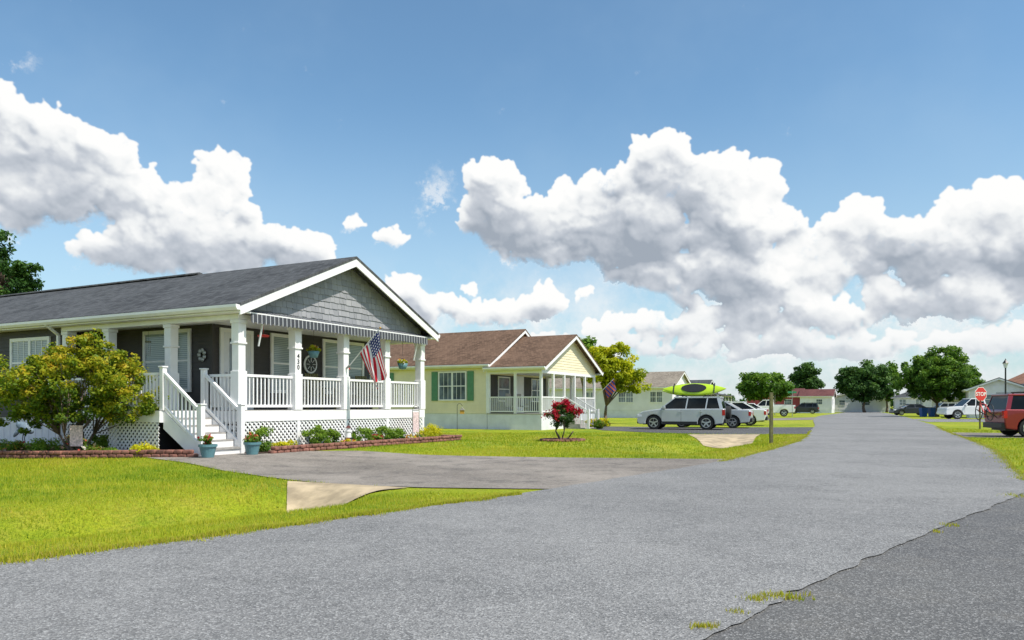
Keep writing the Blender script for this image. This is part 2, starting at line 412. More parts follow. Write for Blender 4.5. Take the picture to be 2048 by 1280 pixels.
def ribbon_idx(name,Ln,Rn,mat,z,sub=30,m=22,jit=.014):
    def ups(P):
        P=np.array(P,float); n=len(P); t=np.linspace(0,n-1,(n-1)*sub+1); out=[]
        for k in range(2):
            v=P[:,k]; i=np.clip(t.astype(int),0,n-2); f=t-i
            p0=v[np.maximum(i-1,0)];p1=v[i];p2=v[i+1];p3=v[np.minimum(i+2,n-1)]
            out.append(.5*((2*p1)+(-p0+p2)*f+(2*p0-5*p1+4*p2-p3)*f*f+(-p0+3*p1-3*p2+p3)*f**3))
        return np.stack(out,1)
    a=ups(Ln);b=ups(Rn); n=len(a); r=np.random.default_rng(3)
    jl=lambda: np.convolve(r.normal(0,jit,n),np.ones(3)/1.7,'same')[:,None]*np.array([[.75,-.66]])
    a=a+jl(); b=b+jl(); EDGES.append(a); EDGES.append(b)
    t=np.linspace(0,1,m)[None,:,None]; G=(a[:,None,:]*(1-t)+b[:,None,:]*t).reshape(-1,2)
    raw(name,np.c_[G,z+np.maximum(hgt(G[:,0],G[:,1]),-.002)],gridF(m,n),mat)
    return np.r_[a,b[::-1]]
PR=ribbon_idx('road',RL[:17],RR[:17],'road',.022)
PD=ribbon('driveway',[(-7.7,16.1),(-5.0,13.8),(-3.44,12.1),(-1.61,11.15),(1.2,10.9)],[(-6.75,17.3),(-4.75,18.2),(-3.17,19.1),(-.3,17.85),(5.6,17.0)],'drive',.014,n=110,m=40,sm=2)[1]
P2=ribbon('driveway',[(4.5,37.5),(7.3,32.5),(10.3,32.0),(13.5,33.0)],[(3.9,45),(8.5,43.5),(13,42.5),(18,43)],'drive2',.013,n=60,m=30,sm=1)[1]
P3=ribbon('driveway',[(-3.5,0),(-.2,3.4),(.8,5.0),(3.2,8.0),(5.8,10.6)],[(6,-4),(12,0),(14,4),(15,7.5),(15.5,9.9)],'road2',.012,n=80,m=30,sm=0,jit=0)[1]
P4=ribbon('driveway',[(17.2,29.2),(24,26.6),(32,24)],[(19.6,34.4),(26,32.2),(35,29.5)],'drive',.012,n=40,m=10,sm=0)[1]
P5=ribbon('side_road',[(31,57),(45,58),(80,54)],[(37,71),(52,66),(88,62)],'road',.012,n=50,m=10,sm=0)[1]
P6=ribbon('driveway',[(18,62),(22,70),(25,74)],[(26,66),(30,76),(33,82)],'drive',.012,n=30,m=10,sm=0)[1]
PA=ribbon('culvert_apron',[(-3.55,12.1),(-2.5,11.6),(-1.5,11.1)],[(-3.05,10.35),(-2.95,10.2),(-2.75,10.05)],'concrete',.018,n=24,m=20,jit=0,sm=0)[1]
PB=ribbon('culvert_apron',[(7.3,31.9),(8.8,32.0),(10.4,32.0)],[(6.6,26.4),(7.4,26.0),(8.1,26.2)],'concrete',.018,n=24,m=24,jit=0,sm=0)[1]
bedF_in=[HL(-.1,0),HL(3.6,0),HL(7.9,0)]; bedF_out=[HL(-.1,-.75),HL(3.6,-.8),HL(8.3,-.85)]
PBF=ribbon('flower_bed',bedF_in,bedF_out,'mulch',.03,n=60,m=8,jit=0,sm=0)[1]
bedL_in=[HL(-.05,.4),HL(-.05,3),HL(-.05,7),HL(-.05,13)]; bedL_out=[HL(-1.55,-.1),HL(-2.3,2.3),HL(-2.9,5),HL(-3.2,12)]
PBL=ribbon('flower_bed',bedL_in,bedL_out,'mulch',.03,n=60,m=12,jit=0,sm=0)[1]
def inpoly(x,y,P):
    c=np.zeros(len(x),bool); n=len(P); j=n-1
    for i in range(n):
        xi,yi=P[i];xj,yj=P[j]
        k=((yi>y)!=(yj>y))
        k&=(x<(xj-xi)*(y-yi)/(yj-yi+1e-12)+xi)
        c^=k; j=i
    return c
NOG=[PR[::3],PD,P2,P3,P4,PA,PB,PBF,PBL]
vr=np.random.default_rng(5).uniform(0,1,(64,64))
def vnoise(x,y,s):
    X=x*s+100;Y=y*s+100; i=np.floor(X).astype(int);j=np.floor(Y).astype(int); u=X-i;v=Y-j; u=u*u*(3-2*u);v=v*v*(3-2*v)
    g=lambda a,b:vr[a%64,b%64]
    return g(i,j)*(1-u)*(1-v)+g(i+1,j)*u*(1-v)+g(i,j+1)*(1-u)*v+g(i+1,j+1)*u*v
def edge_dist(x,y,P):
    P=np.array(P)[::2]; d=np.full(len(x),9.)
    for a,b in zip(P[:-1],P[1:]):
        ab=b-a; t=np.clip(((x-a[0])*ab[0]+(y-a[1])*ab[1])/(ab@ab+1e-9),0,1); d=np.minimum(d,np.hypot(x-a[0]-t*ab[0],y-a[1]-t*ab[1]))
    return d
RLs=smooth(RL[1:14],2)
def blades(x,y,h,w,zoff=0,tone=None):
    n=len(x); z=hgt(x,y)+zoff
    if tone is None:
        s=.12+.30*vnoise(x,y,.45)+.28*vnoise(x+7,y-3,1.5)+.16*vnoise(x,y+11,5)+rng.normal(0,.12,n)
        s=s+.30*np.exp(-edge_dist(x,y,RLs)/.6); tone=np.clip(s,0,1)
    th=rng.uniform(0,2*np.pi,n); hh=h*rng.uniform(.5,1.2,n)*(.7+.6*vnoise(x,y,2.5)); ww=w*rng.uniform(.6,1.3,n)
    lean=rng.uniform(0,.7,n)*hh; la=rng.uniform(0,2*np.pi,n)
    V=np.zeros((n,3,3))
    V[:,0]=np.c_[x-np.cos(th)*ww,y-np.sin(th)*ww,z-.01]; V[:,1]=np.c_[x+np.cos(th)*ww,y+np.sin(th)*ww,z-.01]
    V[:,2]=np.c_[x+np.cos(la)*lean,y+np.sin(la)*lean,z+hh]
    return V,np.repeat(tone,3)
def blade_obj(name,sets,mat='grassb'):
    V=np.concatenate([s[0].reshape(-1,3) for s in sets]); T=np.concatenate([s[1] for s in sets])
    n=len(V)//3; me=bpy.data.meshes.new(name); me.vertices.add(len(V)); me.vertices.foreach_set('co',V.astype(np.float32).ravel())
    me.loops.add(3*n); me.loops.foreach_set('vertex_index',np.arange(3*n,dtype=np.int32)); me.polygons.add(n)
    me.polygons.foreach_set('loop_start',np.arange(0,3*n,3,dtype=np.int32)); me.polygons.foreach_set('loop_total',np.full(n,3,np.int32))
    me.update(); me.materials.append(M[mat])
    ca=me.color_attributes.new('tone','FLOAT_COLOR','POINT'); a=np.ones((len(V),4),np.float32); a[:,:3]=T[:,None]; ca.data.foreach_set('color',a.ravel())
    o=bpy.data.objects.new(name,me); scene.collection.objects.link(o); return o
sets=[]
for (x0,x1,y0,y1,dn,h,w) in((-9,1.2,5,10.5,1500,.042,.005),(-11,-2,10.5,16.5,700,.055,.007),(-4,8,15.5,22,420,.05,.009),(-3,11,22,34,150,.06,.015),(-13,-9,8,17,300,.05,.008),(7,24,10,40,110,.06,.014)):
    n=int((x1-x0)*(y1-y0)*dn); x=rng.uniform(x0,x1,n); y=rng.uniform(y0,y1,n)
    k=np.abs(x/y)<.75; x=x[k];y=y[k]
    k=np.zeros(len(x),bool)
    for P in NOG: k|=inpoly(x,y,P)
    rx=x-A.x; ry=y-A.y; t=rx*UX.x+ry*UX.y; s=rx*VY.x+ry*VY.y
    k|=(t>-.2)&(t<7.6)&(s>0)
    x=x[~k];y=y[~k]; sets.append(blades(x,y,h,w))
def fringe(P,n,w,z,skip=None):
    P=np.array(P); d=np.r_[0,np.cumsum(np.hypot(*np.diff(P,axis=0).T))]; t=rng.uniform(0,d[-1],n)
    x=np.interp(t,d,P[:,0]); y=np.interp(t,d,P[:,1]); k=.25+1.3*vnoise(x*1.0,y*1.0,2.3)**2+.5*vnoise(x,y,9)
    o=np.abs(rng.normal(0,1,n))*w*k; x=x+o*.75*z[0]; y=y-o*.66*z[0]; sets.append(blades(x,y,.045,.007,.015,np.clip(rng.normal(.62,.2,n),0,1)))
fringe(EDGES[0][80:182],14000,.07,(1,)); fringe(EDGES[0][240:330],6000,.07,(1,)); fringe(EDGES[1][186:330],9000,.10,(-1,))
for cx,cy,sx,sy,n in((1.66,4.75,.16,.04,200),(1.50,4.66,.07,.03,90),(1.29,4.37,.06,.02,50),(1.02,4.08,.08,.02,110),(4.35,7.6,.12,.05,60),(4.0,7.2,.05,.03,30),(6.6,10.1,.2,.1,80)):
    x=cx+rng.normal(0,sx*.5,n); y=cy+rng.normal(0,sy,n); sets.append(blades(x,y,.03,.006,.02,np.clip(rng.normal(.68,.18,n),0,1)))
blade_obj('grass',sets)
# ------------------------------------------------------------------ foliage
def leafmesh(name,C,N,size,tone,mat,parent,asp=.55):
    n=len(C); a=rng.normal(0,1,(n,3)); t=np.cross(N,a); t/=np.linalg.norm(t,axis=1)[:,None]+1e-9; b=np.cross(N,t)
    s=(size*rng.uniform(.6,1.3,n))[:,None]
    V=np.stack([C-t*s,C-b*s*asp+t*s*.1,C+t*s,C+b*s*asp+t*s*.1],1).reshape(-1,3)
    me=bpy.data.meshes.new(name); me.vertices.add(4*n); me.vertices.foreach_set('co',V.astype(np.float32).ravel())
    me.loops.add(4*n); me.loops.foreach_set('vertex_index',np.arange(4*n,dtype=np.int32)); me.polygons.add(n)
    me.polygons.foreach_set('loop_start',np.arange(0,4*n,4,dtype=np.int32)); me.polygons.foreach_set('loop_total',np.full(n,4,np.int32))
    me.update(); me.materials.append(M[mat])
    ca=me.color_attributes.new('tone','FLOAT_COLOR','POINT'); q=np.ones((4*n,4),np.float32); q[:,:3]=np.repeat(np.clip(tone,0,1),4)[:,None]; ca.data.foreach_set('color',q.ravel())
    o=bpy.data.objects.new(name,me); scene.collection.objects.link(o); o.parent=parent; return o
def foliage(ell,ncl,per,size,spread,shell=.5):
    vol=np.array([e[3]*e[4]*e[5] for e in ell]); pr=vol/vol.sum(); k=rng.choice(len(ell),ncl,p=pr)
    d=rng.normal(0,1,(ncl,3)); d/=np.linalg.norm(d,axis=1)[:,None]
    r=rng.uniform(shell,1.0,ncl)**.6*rng.uniform(.85,1.08,ncl)
    E=np.array(ell)[k]; cc=E[:,:3]+d*r[:,None]*E[:,3:6]
    sz=rng.uniform(.6,1.25,ncl)*spread
    C=np.repeat(cc,per,0); g=rng.normal(0,1,(ncl*per,3)); g/=np.linalg.norm(g,axis=1)[:,None]; g*=rng.uniform(0,1,(ncl*per,1))**.45
    C=C+g*np.repeat(sz,per)[:,None]*np.array([1,1,.75])
    N=g*.8+rng.normal(0,.6,C.shape)+np.array([0,0,.5]); N/=np.linalg.norm(N,axis=1)[:,None]
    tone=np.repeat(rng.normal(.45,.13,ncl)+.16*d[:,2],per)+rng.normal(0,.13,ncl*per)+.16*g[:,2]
    return C,N,tone,cc
def tree(name,base,ell,ncl,per,size,spread,mat,trunk_h,tr,nlimb=14,stems=1,flower=None,shell=.45,bark='bark'):
    z0=hz(base[0],base[1]); H=Obj(name,(base[0],base[1],z0))
    C,N,T,cc=foliage(ell,ncl,per,size,spread,shell)
    tp=H.P('trunk',bark,smooth=True); tops=[]
    for s in range(stems):
        a=Vector((0,0,-.05)); 
        off=Vector((random.uniform(-1,1),random.uniform(-1,1),0))*(tr*3 if stems>1 else 0); a=a+off*.3
        b=Vector((0,0,trunk_h))+off*(4 if stems>1 else 1); mid=(a+b)/2+Vector((random.uniform(-1,1),random.uniform(-1,1),0))*tr*1.2
        cyl(tp,a,mid,tr*1.15,tr*.85,8); cyl(tp,mid,b,tr*.85,tr*.6,8); tops.append(b)
    idx=rng.choice(len(cc),min(nlimb,len(cc)),replace=False)
    for i in idx:
        q=Vector(cc[i]); b=min(tops,key=lambda t:(t-q).length); m=(b+q)/2+Vector((0,0,.1*(q-b).length))
        cyl(tp,b,m,tr*.42,tr*.25,6); cyl(tp,m,q,tr*.25,tr*.07,5)
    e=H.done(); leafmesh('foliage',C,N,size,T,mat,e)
    if flower:
        fm,frac,fs=flower
        top=cc[(cc[:,2]>np.quantile(cc[:,2],.25))]; top=top[rng.choice(len(top),int(len(top)*frac)+1)]
        n=60; P=np.repeat(top,n,0); g=rng.normal(0,1,P.shape)*spread*.45; ctr=np.array(ell)[:,:3].mean(0)
        o=(P-ctr); o/=np.linalg.norm(o,axis=1)[:,None]; P=P+g+o*spread*.7
        leafmesh('blossom',P,rng.normal(0,1,P.shape),fs,rng.normal(.5,.2,len(P)),fm,e,.9)
    return e
tree('crape_myrtle',(-9.7,17.15),[(-.1,-.1,1.6,1.75,1.1,.9),(-1.15,0,1.25,1.0,.9,.75),(1.15,-.1,1.25,.9,.7,.75),(.15,0,2.3,.65,.6,.45),(-.8,0,2.0,.7,.6,.4),(.9,0,1.9,.65,.6,.4)],330,90,.042,.19,'leaf_c',.45,.036,60,5,None,.15)
tree('crape_myrtle',(1.73,26.2),[(0,0,.88,.52,.48,.42)],75,110,.028,.13,'leaf_d',.35,.03,14,4,('flower_r',.65,.026),.3)
tree('yellow_green_tree',(6.4,52),[(.7,0,3.5,1.9,1.8,1.1),(-.1,0,4.5,1.4,1.3,.8),(1.8,.2,2.8,1.0,1.1,.7),(-.5,0,3.0,1.0,1,.7),(1.0,0,5.0,.7,.7,.5)],165,90,.11,.42,'leaf_y',1.2,.13,26,1,None,.3)
tree('pine_tree',(-33.3,50),[(0,0,3.8,4.2,4,2.2),(0,0,6.6,3.5,3.4,2.2),(0,0,9.2,2.5,2.4,1.9),(-.3,0,11.6,1.3,1.3,1.6)],300,130,.14,.65,'leaf_d',9,.28,50,1,None,.3)
tree('shade_tree',(33,100),[(0,0,3.9,3.4,3,1.7),(-1.6,0,3.4,2.0,2,1.2),(2,0,3.5,1.7,2,1.3)],150,80,.2,.75,'leaf_g',1.4,.2,14)
tree('shade_tree',(57.4,150),[(0,0,6.9,2.6,2.6,2.9),(1,0,5.2,2.6,2.4,1.8)],120,70,.28,.9,'leaf_d',2,.25,10)
tree('shade_tree',(64.5,140),[(0,0,5.2,4.6,4,3.2),(1.6,0,7.2,2.6,2.6,2.2),(-2.6,0,6.2,2.2,2.4,2.3)],200,80,.27,1.0,'leaf_d',2,.3,10)
tree('shade_tree',(71,145),[(0,0,5.6,2.6,2.6,3.4)],80,70,.28,1.0,'leaf_g',2,.25,8)
tree('shade_tree',(47.2,85),[(0,0,4.3,3.7,3.6,2.4),(-2.0,0,5.3,2.0,2,1.4),(1.0,0,6.5,2.3,2.3,1.3),(3.0,0,4.2,1.6,1.6,1.6),(-3.2,0,3.2,1.2,1.2,1.0)],320,100,.16,.65,'leaf_g',1.5,.22,26)
tree('shade_tree',(6.9,74),[(0,0,6.0,1.9,1.9,1.9)],60,80,.2,.7,'leaf_g',3,.2,8)
tree('shade_tree',(83,118),[(0,0,3.5,4,4,2.6)],80,80,.3,1.2,'leaf_d',1.5,.25,8)
tree('shade_tree',(61.5,101),[(0,0,2.6,2.2,2,1.6)],60,80,.2,.8,'leaf_g',1.0,.15,8)
def treeline():
    H=Obj('distant_tree_line',(0,0,0)); ell=[]
    x=-60
    while x<330:
        d=280+random.uniform(-25,25); ell.append((x,d,random.uniform(1.2,3.2),random.uniform(5,9),5,random.uniform(2.,4.8))); x+=random.uniform(6,13)
    C,N,T,cc=foliage(ell,1000,34,.6,1.8,.3)
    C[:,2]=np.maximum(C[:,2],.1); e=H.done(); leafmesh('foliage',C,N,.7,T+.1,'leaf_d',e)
treeline()
def shrub(name,x,y,r,h,mat,n=30,per=75,size=.026,flower=None):
    z=hz(x,y); H=Obj(name,(x,y,z)); e=H.done()
    C,N,T,cc=foliage([(0,0,h*.5,r,r,h*.5)],n,per,size,r*.36,.3); C[:,2]=np.abs(C[:,2])
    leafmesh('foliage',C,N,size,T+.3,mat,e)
    if flower:
        k=rng.choice(len(C),int(len(C)*.06)); P=C[k]+np.array([0,0,.02]); leafmesh('blossom',P,rng.normal(0,1,P.shape),.03,rng.uniform(0,1,len(P)),flower,e,.9)
for t,s,r,h,mt,fl in((.35,-.38,.31,.62,'leaf_g',None),(.95,-.5,.26,.26,'leaf_y',None),(2.1,-.42,.33,.58,'leaf_g',None),(2.65,-.38,.26,.5,'leaf_g',None),(3.15,-.55,.18,.2,'leaf_y','flower_m'),(3.85,-.42,.34,.54,'leaf_g',None),(4.4,-.52,.2,.28,'leaf_g','flower_r'),
    (4.9,-.38,.3,.5,'leaf_g',None),(5.5,-.4,.3,.46,'leaf_g',None),(5.95,-.55,.18,.22,'leaf_y','flower_m'),(6.5,-.5,.18,.22,'leaf_g','flower_m'),(7.3,-.38,.38,.52,'leaf_y',None),
    (-1.65,1.0,.34,.25,'leaf_y',None),(-2.2,3.6,.4,.35,'leaf_g',None),(-1.9,2.3,.28,.2,'leaf_g','flower_m'),(-2.3,4.8,.35,.3,'leaf_g','flower_m'),(-2.0,1.7,.2,.18,'leaf_g',None),(-2.4,6.2,.3,.3,'leaf_g',None),(-1.2,3.1,.3,.4,'leaf_g',None),(-1.1,4.3,.3,.35,'leaf_g','flower_m')):
    x,y=HL(t,s); shrub('shrub',x,y,r,h,mt,flower=fl)
def edging(name,pts,courses=2,bl=.2):
    H=Obj(name); p=H.P('blocks','terracotta',bevel=.018,seg=1)
    q=np.array(pts,float); d=np.r_[0,np.cumsum(np.hypot(*np.diff(q,axis=0).T))]; n=int(d[-1]/bl)
    for c in range(courses):
        for i in range(n):
            t=(i+.5*(c%2))*bl; t2=t+bl-.014
            if t2>d[-1]: continue
            a=Vector((np.interp(t,d,q[:,0]),np.interp(t,d,q[:,1]),0)); b=Vector((np.interp(t2,d,q[:,0]),np.interp(t2,d,q[:,1]),0))
            z=hz((a.x+b.x)/2,(a.y+b.y)/2)+c*.085+.04+random.uniform(-.004,.004); a.z=b.z=z
            beam(p,a,b,.15+random.uniform(-.025,.025),.082)
    H.done()
edging('brick_edging',[HL(.1,-.85),HL(3.6,-.9),HL(7.6,-.95),HL(8.4,-.8),HL(8.5,0)])
edging('brick_edging',[HL(-1.45,-.35),HL(-1.8,.6),HL(-2.4,2.3),HL(-3.0,5),HL(-3.3,12)])
th=np.linspace(0,2*np.pi,24); edging('brick_edging',[(1.73+.72*math.cos(t),26.2+.72*math.sin(t)) for t in th],1,.18)
def disc(name,c,r,mat,z=.02):
    n=24; V=[(c[0],c[1],hz(*c)+z+.03)]+[(c[0]+r*math.cos(2*math.pi*i/n),c[1]+r*math.sin(2*math.pi*i/n),hz(*c)+z) for i in range(n)]
    raw(name,V,[(0,1+i,1+(i+1)%n) for i in range(n)],mat)
disc('mulch_ring',(1.73,26.2),.7,'mulch')
# ------------------------------------------------------------------ main house
W=7.33; L1=22.; ZD=1.1; ZE=3.5; ZR=5.22; PZ=.12
H=Obj('gray_porch_house',(A.x,A.y,0),ROT)
ov=.35
m=gable_roof(H,W,-.42,L1+.4,ZE,ZR,ov,'roofgray')
prism(H.P('ridge_vent','roofgray'),[(W/2-.16,ZR-.02),(W/2-.13,ZR+.03),(W/2,ZR+.06),(W/2+.13,ZR+.03),(W/2+.16,ZR-.02)],'y',5.6,L1-.5)
cyl(H.P('vent_pipe','white'),(1.0,12.6,ZE+.5),(1.0,12.6,ZE+.95),.05); cyl(H.P('vent_pipe','white'),(1.9,15.4,ZE+.9),(1.9,15.4,ZE+1.3),.05)
rz=lambda x: ZE-.07+m*((x+ov) if x<W/2 else (W+ov-x))
prism(H.P('gable_wall','dark'),[(0,ZE-.2),(W,ZE-.2),(W,rz(W)-.01),(W/2,rz(W/2)-.01),(0,rz(0)-.01)],'y',.02,.1)
S=H.P('gable_shakes','shake')
z=ZE-.2
while z<ZR-.15:
    z1=z+.165; x=-.05-random.uniform(0,.1)
    while x<W:
        w=random.uniform(.10,.24); xa=max(0,x);xb=min(W,x+w-.006); x+=w
        if xb-xa<.02: continue
        zb=z-random.choice((0,0,.012,.02)); ta=min(z1,rz(xa)-.02); tb=min(z1,rz(xb)-.02)
        if ta<=zb+.005 and tb<=zb+.005: continue
        ta=max(ta,zb+.002);tb=max(tb,zb+.002)
        o=random.uniform(.026,.032)
        add(S,[(xa,.02-o,zb),(xb,.02-o,zb),(xb,.012,tb),(xa,.012,ta),(xa,.02,zb),(xb,.02,zb),(xb,.02,tb),(xa,.02,ta)],[(0,1,2,3),(0,4,5,1),(0,3,7,4),(1,5,6,2)])
        S['tone']+= [random.uniform(0,1)]*8
    z=z1
box(H.P('porch_ceiling','white'),.0,W,.12,6.45,ZE-.22,ZE-.19)
B=H.P('porch_beams','white')
box(B,-.1,W+.1,-.1,.14,3.18,ZE-.205); box(B,-.1,.14,.141,6.45,3.181,ZE-.206); box(B,W-.14,W+.1,.141,2.0,3.181,ZE-.206)
box(H.P('wall_core','dark'),1.02,W-.02,2.02,6.6,.9,ZE-.2); box(H.P('wall_core','dark'),.02,W-.02,6.45,L1-.02,.9,ZE-.199)
S=H.P('lap_siding','darkside')
lap(S,'y',2.02,1.0,W,ZD,ZE-.21,-1); lap(S,'x',1.02,2.0,6.45,ZD,ZE-.21,-1); lap(S,'y',6.45,0,1.02,ZD,ZE-.21,-1)
lap(S,'x',.02,6.45,L1,.88,ZE-.2,-1); lap(S,'x',W-.02,2.,L1,.88,ZE-.2,1); lap(S,'y',L1-.02,0,W,.88,ZE-.2,1)
T=H.P('corner_trim','darkside'); box(T,.985,1.07,1.985,2.07,ZD,ZE-.22)
box(H.P('corner_board','darkside'),-.02,.06,6.42,6.5,.88,ZE-.2)
prism(H.P('rear_gable','darkside'),[(0,ZE-.2),(W,ZE-.2),(W/2,ZR-.15)],'y',L1-.05,L1)
K=H.P('skirting','white2'); box(K,.03,W-.03,6.5,L1-.03,.0,.88)
x=6.6
while x<L1: 
    box(K,.015,.03,x,x+.02,.1,.86); x+=.3
D=H.P('deck_floor','trimgray'); box(D,-.05,W+.05,-.05,6.44,ZD-.04,ZD); box(D,-1.3,-.051,1.0,2.7,ZD-.041,ZD-.001)
R=H.P('deck_rim','white')
box(R,-.08,W+.08,-.10,-.05,ZD-.26,ZD-.01); box(R,-.10,-.051,-.05,.99,ZD-.261,ZD-.011); box(R,-.10,-.051,2.71,6.42,ZD-.262,ZD-.011); box(R,W+.051,W+.1,-.05,2.,ZD-.262,ZD-.011)
box(R,-1.35,-1.301,.95,2.75,ZD-.26,ZD-.01); box(R,-1.3,-.10,2.701,2.75,ZD-.261,ZD-.011); box(R,-1.3,-.10,.951,.999,ZD-.262,ZD-.012)
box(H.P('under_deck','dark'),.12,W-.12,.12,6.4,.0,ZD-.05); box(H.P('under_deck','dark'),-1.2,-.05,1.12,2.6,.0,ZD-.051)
Q=H.P('lattice','white')
lattice(Q,'y',-.06,-1,0,W,.16,ZD-.26); lattice(Q,'x',-1.31,-1,1.0,2.7,.16,ZD-.26); lattice(Q,'x',-.06,-1,2.75,6.4,.16,ZD-.26)
lattice(Q,'x',-.06,-1,-.0,.95,.16,ZD-.26)
for t in (0,1.83,3.66,5.5,7.33): box(Q,t-.05,t+.05,-.10,-.07,.1,ZD-.265)
box(Q,-.06,W+.06,-.098,-.068,.1,.18)
C=H.P('columns','white',bevel=.008)
cols=[(0.02,0.02),(1.83,.02),(3.66,.02),(5.5,.02),(W-.02,.02),(.02,2.29),(.02,4.6),(.02,6.3)]
for cx,cy in cols:
    box(C,cx-.105,cx+.105,cy-.105,cy+.105,ZD+.001,3.17)
    box(C,cx-.13,cx+.13,cy-.13,cy+.13,ZD+.002,ZD+.9); box(C,cx-.135,cx+.135,cy-.135,cy+.135,2.62,2.66); box(C,cx-.135,cx+.135,cy-.135,cy+.135,3.09,3.175)
    box(C,cx-.115,cx+.115,cy-.115,cy+.115,2.66,3.09)
Rr=H.P('railing','white'); ZT=ZD+.84
for a,b in((0,1.83),(1.83,3.66),(3.66,5.5),(5.5,7.31)): rail(Rr,(a+.15,.02),(b-.11,.02),ZD,ZT)
rail(Rr,(.02,.15),(.02,.93),ZD,ZT); rail(Rr,(.02,2.42),(.02,4.48),ZD,ZT); rail(Rr,(.02,4.72),(.02,6.2),ZD,ZT); rail(Rr,(W-.02,.15),(W-.02,1.95),ZD,ZT)
rail(Rr,(-1.25,1.1),(-1.25,2.6),ZD,ZT); rail(Rr,(-1.2,2.65),(-.1,2.65),ZD,ZT)
St=H.P('stair_treads','trimgray'); Ri=H.P('stair_risers','white'); nst=5; run=.235; rise=(ZD-PZ)/6
for i in range(nst):
    zt=ZD-rise*(i+1); y1=.95-run*i
    box(St,-1.2,-.16,y1-run-.03,y1-.002,zt-.04,zt); box(Ri,-1.19,-.17,y1-.03,y1-.003,zt+.001,zt+rise-.041)
box(Ri,-1.19,-.17,.95-run*nst-.0,.95-run*nst+.03,PZ-.1,ZD-rise*5-.041)
yb=.95-run*nst
for xx in(-1.23,-.13):
    prism(H.P('stringers','white'),[(.95,ZD-.01),(.95,ZD-.4),(yb+.2,PZ-.05),(yb-.03,PZ-.05),(yb-.03,PZ+rise)],'x',xx-.02,xx+.02)
    N=H.P('newels','white',bevel=.006)
    for yy,z0,z1 in((.98,ZD,ZD+.95),(yb,PZ-.05,PZ+1.1)):
        box(N,xx-.055,xx+.055,yy-.055,yy+.055,z0,z1); box(N,xx-.075,xx+.075,yy-.075,yy+.075,z1,z1+.03)
    beam(Rr,(xx,.93,ZD+.82),(xx,yb+.05,PZ+.98),.075,.06); beam(Rr,(xx,.93,ZD+.08),(xx,yb+.05,PZ+.24),.05,.06)
    n=9
    for i in range(n):
        f=(i+.5)/n; yy=.93+(yb+.05-.93)*f; zb=ZD+.1+(PZ+.24-ZD-.08)*f; zt=ZD+.8+(PZ+.98-ZD-.82)*f; beam(Rr,(xx,yy,zb),(xx,yy,zt),.032,.032)
box(H.P('newels','white',bevel=.006),-1.3,-1.19,2.6,2.7,ZD,ZD+.95)
T=H.P('door_trim','white')
pbox(T,'y',2.0,-1,0,.05,1.22,1.32,ZD,3.2); pbox(T,'y',2.0,-1,0,.05,2.22,2.32,ZD,3.2); pbox(T,'y',2.0,-1,0,.049,1.32,2.22,3.1,3.2)
pbox(H.P('door_leaf','white2'),'y',2.0,-1,0,.03,1.32,2.22,ZD,3.1); 
pbox(H.P('door_glass','glass'),'y',2.0,-1,.03,.036,1.52,2.02,1.9,2.95)
pbox(H.P('door_panel','white2'),'y',2.0,-1,.03,.045,1.52,2.02,1.25,1.75)
ellips(H.P('door_knob','chrome'),(1.4,1.94,2.05),(.03,.03,.03),8,6)
window(H,'y',2.0,-1,3.05,4.0,ZD+.55,3.12,1); window(H,'y',2.0,-1,5.15,6.9,ZD+.55,3.12,2)
window(H,'x',1.0,-1,2.85,4.5,ZD+.55,3.1,2); window(H,'x',0.,-1,7.15,8.8,1.8,3.0,2,blind=False,grid=True); window(H,'x',0.,-1,13.,14.4,1.8,3.0,2,blind=False,grid=True)
dp=H.P('downspout','white'); beam(dp,(-.42,6.62,3.36),(-.07,6.62,3.1),.07,.06); beam(dp,(-.07,6.62,3.1),(-.07,6.62,.2),.06,.08)
aw=H.P('awning','awn'); box(H.P('awning_box','white'),.05,W-.1,-.32,-.2,3.3,3.34)
prism(aw,[(-.32,3.345),(-.2,3.345),(-.10,3.42),(-.12,3.42)],'x',.06,W-.11)
n=52
for i in range(n):
    x0=.05+(W-.15)*i/n; x1=.05+(W-.15)*(i+1)/n; w=x1-x0
    add(aw,[(x0,-.325,3.31),(x1,-.325,3.31),(x1,-.33,3.13),(x0+w*.8,-.33,3.105),(x0+w*.5,-.33,3.09),(x0+w*.2,-.33,3.105),(x0,-.33,3.13)],[(0,1,2,3,4,5,6)])
for xx in (.5,6.8): beam(H.P('awning_arm','white'),(xx,-.1,2.6),(xx,-.28,3.3),.03,.03)
ds=H.P('round_plaque_plate','white2'); cyl(ds,(4.52,1.985,2.42),(4.52,1.95,2.42),.27,n=24)
cyl(H.P('round_plaque_center','black'),(4.52,1.951,2.42),(4.52,1.942,2.42),.22,n=24)
for i in range(8):
    t=i*math.pi/4; beam(H.P('round_plaque_spokes','white2'),(4.52+.07*math.cos(t),1.938,2.42+.07*math.sin(t)),(4.52+.19*math.cos(t),1.938,2.42+.19*math.sin(t)),.02,.012)
for i in range(7):
    t=2*math.pi*i/7; ellips(H.P('wall_ornament','galv'),(.97,2.35+.1*math.cos(t),2.5+.12*math.sin(t)),(.03,.06,.06),8,5)
e=H.done()
def text(body,parent,loc,rot,size,mat,ext=.004,name='lettering'):
    c=bpy.data.curves.new(name,'FONT'); c.body=body; c.size=size; c.extrude=ext; c.align_x='CENTER'; c.align_y='CENTER'; c.offset=size*.018
    o=bpy.data.objects.new(name,c); scene.collection.objects.link(o); o.parent=parent; o.location=loc; o.rotation_euler=rot; c.materials.append(M[mat]); return o
for i,ch in enumerate('430'): text(ch,e,(1.83,-.088,2.44-.14*i),(math.pi/2,0,0),.16,'black',name='house_number_'+str(i+1))
